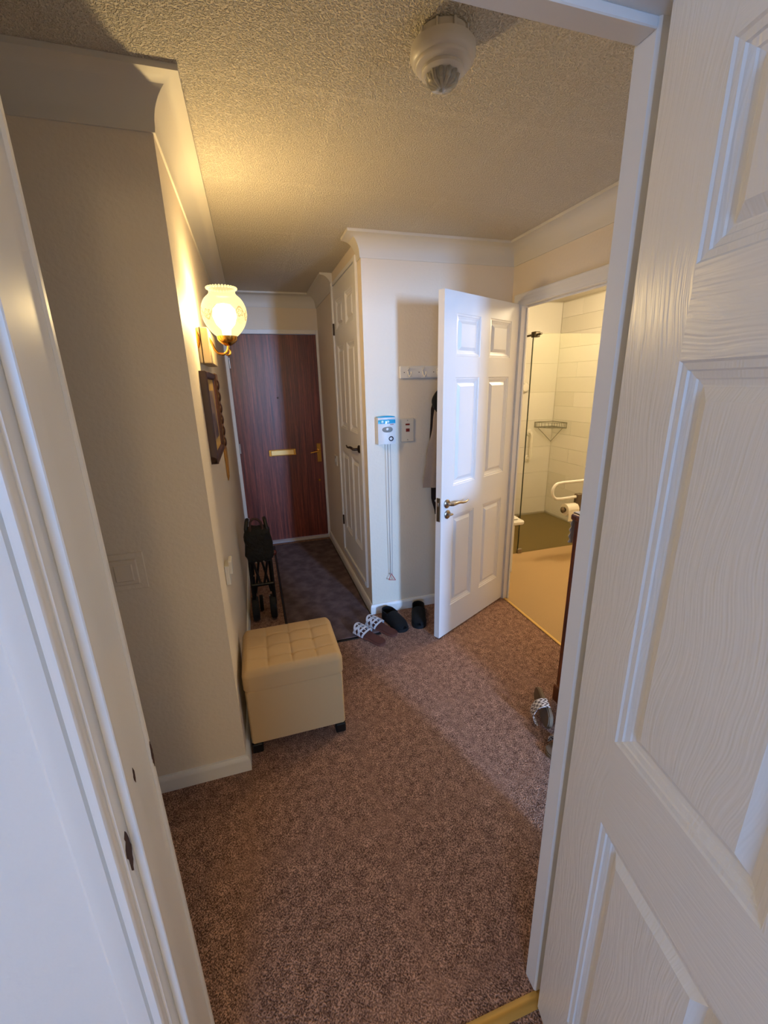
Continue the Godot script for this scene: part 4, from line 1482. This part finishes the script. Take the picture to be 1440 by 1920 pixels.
func shoes() -> void:
	var tan_ := mat(Color(0.42, 0.24, 0.185), 0.7)
	var foot := mat(Color(0.36, 0.19, 0.15), 0.7)
	var white := mat(Color(0.86, 0.86, 0.87), 0.5)
	var g := "white strapped slide sandals at the mat corner"
	var o := thing("slide_sandal", V(0.628, 0.0, -2.155), "white lattice strap slide sandal nearest the mat's front edge", "sandal", g, atan2(0.20, -0.135))
	o.rotation.z = 0.055
	sandal(o, 0.235, 0.085, tan_, foot, white, true)
	o = thing("slide_sandal", V(0.728, 0.0, -2.225), "white lattice strap slide sandal next to the black slippers", "sandal", g, atan2(0.20, -0.135))
	o.rotation.z = 0.055
	sandal(o, 0.235, 0.085, tan_, foot, white, true)
	# black closed slippers
	var bl := mat(Color(0.012, 0.012, 0.016), 0.9)
	for s in [[V(0.732, 0, -2.490), 75.0, "black closed slipper nearest the white corridor corner"], [V(0.980, 0, -2.488), 110.0, "black closed slipper nearest the open bathroom door"]]:
		o = thing("slipper", s[0], s[2], "slipper", "black slippers by the back wall", -deg_to_rad(s[1]))
		var up := Transform3D(Basis(V(1, 0, 0), V(0, 0, -1), V(0, 1, 0)), Vector3.ZERO)
		var b := MB.new()
		b.prism(foot_outline(0.25, 0.098), 0.0, 0.022, up)
		part(o, "sole", b, mat(Color(0.03, 0.03, 0.032), 0.8))
		b = MB.new()
		b.slab(20, 24, func(u: float, t: float) -> Vector3:
			var x := lerpf(0.095, 0.246, u)
			var hw := 0.048 * sqrt(maxf(1.0 - pow(maxf((x - 0.19) / 0.058, 0.0), 2), 0.0)) 
			var hh := 0.062 * (1.0 - 0.62 * u * u)
			return V(x, 0.018 + hh * pow(maxf(sin(PI * t), 0.0), 0.6), -hw * cos(PI * t)), func(u: float, t: float) -> Vector3:
			var x := lerpf(0.095, 0.246, u) - 0.004 * u
			var hw := 0.048 * sqrt(maxf(1.0 - pow(maxf((x - 0.19) / 0.058, 0.0), 2), 0.0)) - 0.004
			var hh := 0.062 * (1.0 - 0.62 * u * u) - 0.004
			return V(x, 0.018 + hh * pow(maxf(sin(PI * t), 0.0), 0.6), -maxf(hw, 0.0) * cos(PI * t)))
		part(o, "upper", b, bl, false, 60.0)
		b = MB.new()
		b.slab(4, 24, func(u: float, t: float) -> Vector3:
			var a := PI * 0.5 + PI * t
			return V(0.050 + 0.048 * cos(a) * (1.0 + 0.05 * u), 0.018 + 0.052 * u, 0.042 * sin(a)) + (V(0.05, 0, 0) if t < 0.02 or t > 0.98 else Vector3.ZERO), func(u: float, t: float) -> Vector3:
			var a := PI * 0.5 + PI * t
			return V(0.050 + 0.044 * cos(a) * (1.0 + 0.05 * u), 0.018 + 0.052 * u, 0.038 * sin(a)) + (V(0.05, 0, 0) if t < 0.02 or t > 0.98 else Vector3.ZERO))
		part(o, "heel_counter", b, bl, false, 60.0)
	# woven sandals by the chest
	var zig := paint(128, 128, func(x: float, y: float) -> Color:
		var k := absf(fposmod(x * 4.0, 1.0) - 0.5) * 2.0
		var s := fposmod(y * 5.0 + k * 0.9, 1.0)
		return Color(0.92, 0.90, 0.90) if s > 0.42 else Color(0.22, 0.15, 0.17))
	var wv := mat(Color(1, 1, 1), 0.7)
	wv.albedo_texture = zig
	wv.uv1_triplanar = true
	wv.uv1_scale = Vector3.ONE * 10.0
	var cork := mat(Color(0.50, 0.42, 0.33), 0.8)
	var sue := mat(Color(0.44, 0.36, 0.28), 0.85)
	g = "woven strap sandals by the chest"
	o = thing("woven_sandal", V(1.228, 0.047, -1.475), "woven strap sandal tipped on its side by the chest", "sandal", g)
	# heel far, sole upright, strap towards the middle of the hall
	o.transform.basis = Basis(V(-0.36, 0.0, 0.933), V(-0.92, 0.15, -0.355), V(-0.14, -0.989, -0.054)).orthonormalized()
	sandal(o, 0.23, 0.088, cork, sue, wv, false)
	o = thing("woven_sandal", V(1.284, 0.0, -1.165), "woven strap sandal lying flat half behind the door frame", "sandal", g, PI)
	sandal(o, 0.235, 0.088, cork, sue, wv, false)

func detector() -> void:
	var o := thing("smoke_alarm", V(0.520, CH, -1.165), "white round smoke alarm with clear ribbed dome on the ceiling", "smoke alarm")
	var m := mat(Color(0.86, 0.84, 0.80), 0.35)
	var b := MB.new()
	b.lathe([Vector2(0.056, 0), Vector2(0.060, -0.004), Vector2(0.060, -0.020), Vector2(0.055, -0.022)], 40)
	part(o, "base", b, m)
	for k in 10:
		b = MB.new()
		var a := TAU * k / 10.0
		b.box(V(-0.003, -0.030, 0.054), V(0.003, -0.004, 0.066), 0.001, Transform3D(Basis(Vector3.UP, a), Vector3.ZERO))
		part(o, "base_rib", b, m)
	b = MB.new()
	b.lathe([Vector2(0.068, -0.022), Vector2(0.076, -0.026), Vector2(0.077, -0.040), Vector2(0.073, -0.050), Vector2(0.066, -0.054), Vector2(0.065, -0.058), Vector2(0.062, -0.062), Vector2(0.050, -0.065)], 48)
	part(o, "body", b, m)
	b = MB.new()
	b.lathe([Vector2(0.049, -0.062), Vector2(0.050, -0.072), Vector2(0.045, -0.076), Vector2(0.040, -0.077)], 40)
	part(o, "collar", b, m)
	b = MB.new()
	for k in 12:
		var a := TAU * k / 12.0
		b.tube([V(0.036 * cos(a), -0.074, 0.036 * sin(a)), V(0.030 * cos(a), -0.090, 0.030 * sin(a)), V(0.006 * cos(a), -0.100, 0.006 * sin(a))], [0.006, 0.006, 0.004], 6)
	part(o, "lens_rib", b, mat(Color(0.62, 0.60, 0.55), 0.12))
	b = MB.new()
	b.lathe([Vector2(0.039, -0.076), Vector2(0.037, -0.090), Vector2(0.026, -0.100), Vector2(0.0, -0.106)], 32, Transform3D.IDENTITY)
	var c := mat(Color(0.92, 0.92, 0.90, 0.22), 0.05)
	c.transparency = BaseMaterial3D.TRANSPARENCY_ALPHA
	part(o, "clear_dome", b, c)

# unseen rooms behind the viewer, carrying daylight and lamplight into the hall
func rooms_behind() -> void:
	var b := MB.new()
	b.box(V(-3.1, 0, -0.7), V(-3.0, CH, 3.4))
	struct("wall_living_left", b, PALE, "cream side wall of the living room", "wall")
	b = MB.new()
	b.box(V(0.66, 0, -0.535), V(0.74, CH, 3.4))
	struct("wall_partition", b, PALE, "cream partition between living room and unseen bedroom", "wall")
	b = MB.new()
	b.box(V(-3.0, 0, -0.70), V(-1.9, CH, -0.60))
	struct("wall_living_front", b, PALE, "cream front wall of the living room", "wall")
	b = MB.new()
	b.box(V(-3.0, 0, 3.3), V(-1.90, CH, 3.4))
	b.box(V(-0.60, 0, 3.3), V(0.66, CH, 3.4))
	b.box(V(-1.90, 0, 3.3), V(-0.60, 0.80, 3.4))
	b.box(V(-1.90, 2.1, 3.3), V(-0.60, CH, 3.4))
	struct("wall_living_window", b, PALE, "cream living room wall round its unseen window", "wall")
	window("window_1", V(-1.90, 0.8, 3.35), V(-0.60, 2.1, 3.35), "white framed living room window out of view that lights the near frame")  # out of view, placed where its daylight reaches the near frame
	unseen_floor_lamp(V(0.30, 0, 3.0), 0.58, "tall brass floor lamp out of view that lights the switch wall")  # unseen lamp behind the viewer, placed to warm the switch wall
	unseen_floor_lamp(V(-2.3, 0, 0.25), 0.20, "added brass floor lamp out of view that fills the near door")  # added fill lamp, out of view, brightens the near door leaf
	b = MB.new()
	b.box(V(0.74, 0, 3.5), V(1.85, CH, 3.6))
	b.box(V(2.31, 0, 3.5), V(3.0, CH, 3.6))
	b.box(V(1.85, 0, 3.5), V(2.31, 1.1, 3.6))
	b.box(V(1.85, 2.2, 3.5), V(2.31, CH, 3.6))
	struct("wall_bedroom_window", b, WALL, "unseen cream bedroom wall round its narrow window", "wall")
	window("window_2", V(1.85, 1.1, 3.55), V(2.31, 2.2, 3.55), "narrow white framed bedroom window out of view that lights the back wall")  # out of view, placed so daylight strikes back wall and bathroom door
	b = MB.new()
	b.box(V(3.0, 0, -0.6), V(3.1, CH, 3.6))
	struct("wall_bedroom_right", b, WALL, "cream right wall of the unseen bedroom", "wall")
	b = MB.new()
	b.box(V(1.73, 0, -0.60), V(3.0, CH, -0.535))
	struct("wall_bedroom_front", b, WALL, "cream front wall of the unseen bedroom", "wall")

func unseen_floor_lamp(at: Vector3, e: float, label: String) -> void:
	var o := thing("unseen_floor_lamp", at, label, "floor lamp")
	var b := MB.new()
	b.lathe([Vector2(0.14, 0), Vector2(0.14, 0.015), Vector2(0.03, 0.035)], 28)
	part(o, "base", b, BRASS)
	b = MB.new()
	b.lathe([Vector2(0.011, 0.03), Vector2(0.011, 1.45)], 14)
	part(o, "pole", b, BRASS)
	b = MB.new()
	b.lathe([Vector2(0.23, 1.38), Vector2(0.19, 1.70)], 32, Transform3D.IDENTITY, false)
	var m := mat(Color(0.93, 0.86, 0.72), 0.9)
	m.emission_enabled = true
	m.emission = Color(1.0, 0.88, 0.66)
	m.emission_energy_multiplier = 2.0
	m.cull_mode = BaseMaterial3D.CULL_DISABLED
	part(o, "shade", b, m)
	var l := OmniLight3D.new()
	l.name = "unseen_lamp_light"
	l.light_color = Color(1.0, 0.89, 0.70)
	l.light_energy = e
	l.light_size = 0.16
	l.omni_range = 20.0
	l.omni_attenuation = 2.0
	l.shadow_enabled = true
	l.position = V(0, 1.54, 0)
	o.add_child(l)

func window(called: String, lo: Vector3, hi: Vector3, label: String) -> void:
	var o := thing(called, V((lo.x + hi.x) / 2, lo.y, lo.z), label, "window")
	o.set_meta("kind", "structure")
	var b := MB.new()
	var w := 0.05
	b.box(V(lo.x, lo.y, lo.z - 0.03), V(lo.x + w, hi.y, lo.z + 0.03), 0.003)
	b.box(V(hi.x - w, lo.y, lo.z - 0.03), V(hi.x, hi.y, lo.z + 0.03), 0.003)
	b.box(V(lo.x + w, lo.y, lo.z - 0.03), V(hi.x - w, lo.y + w, lo.z + 0.03), 0.003)
	b.box(V(lo.x + w, hi.y - w, lo.z - 0.03), V(hi.x - w, hi.y, lo.z + 0.03), 0.003)
	part(o, "frame", b, WHITE, true)
	b = MB.new()
	b.box(V(lo.x + w, lo.y + w, lo.z - 0.003), V(hi.x - w, hi.y - w, lo.z + 0.003))
	var g := mat(Color(0.9, 0.95, 1.0, 0.06), 0.02)
	g.transparency = BaseMaterial3D.TRANSPARENCY_ALPHA
	part(o, "pane", b, g, true)
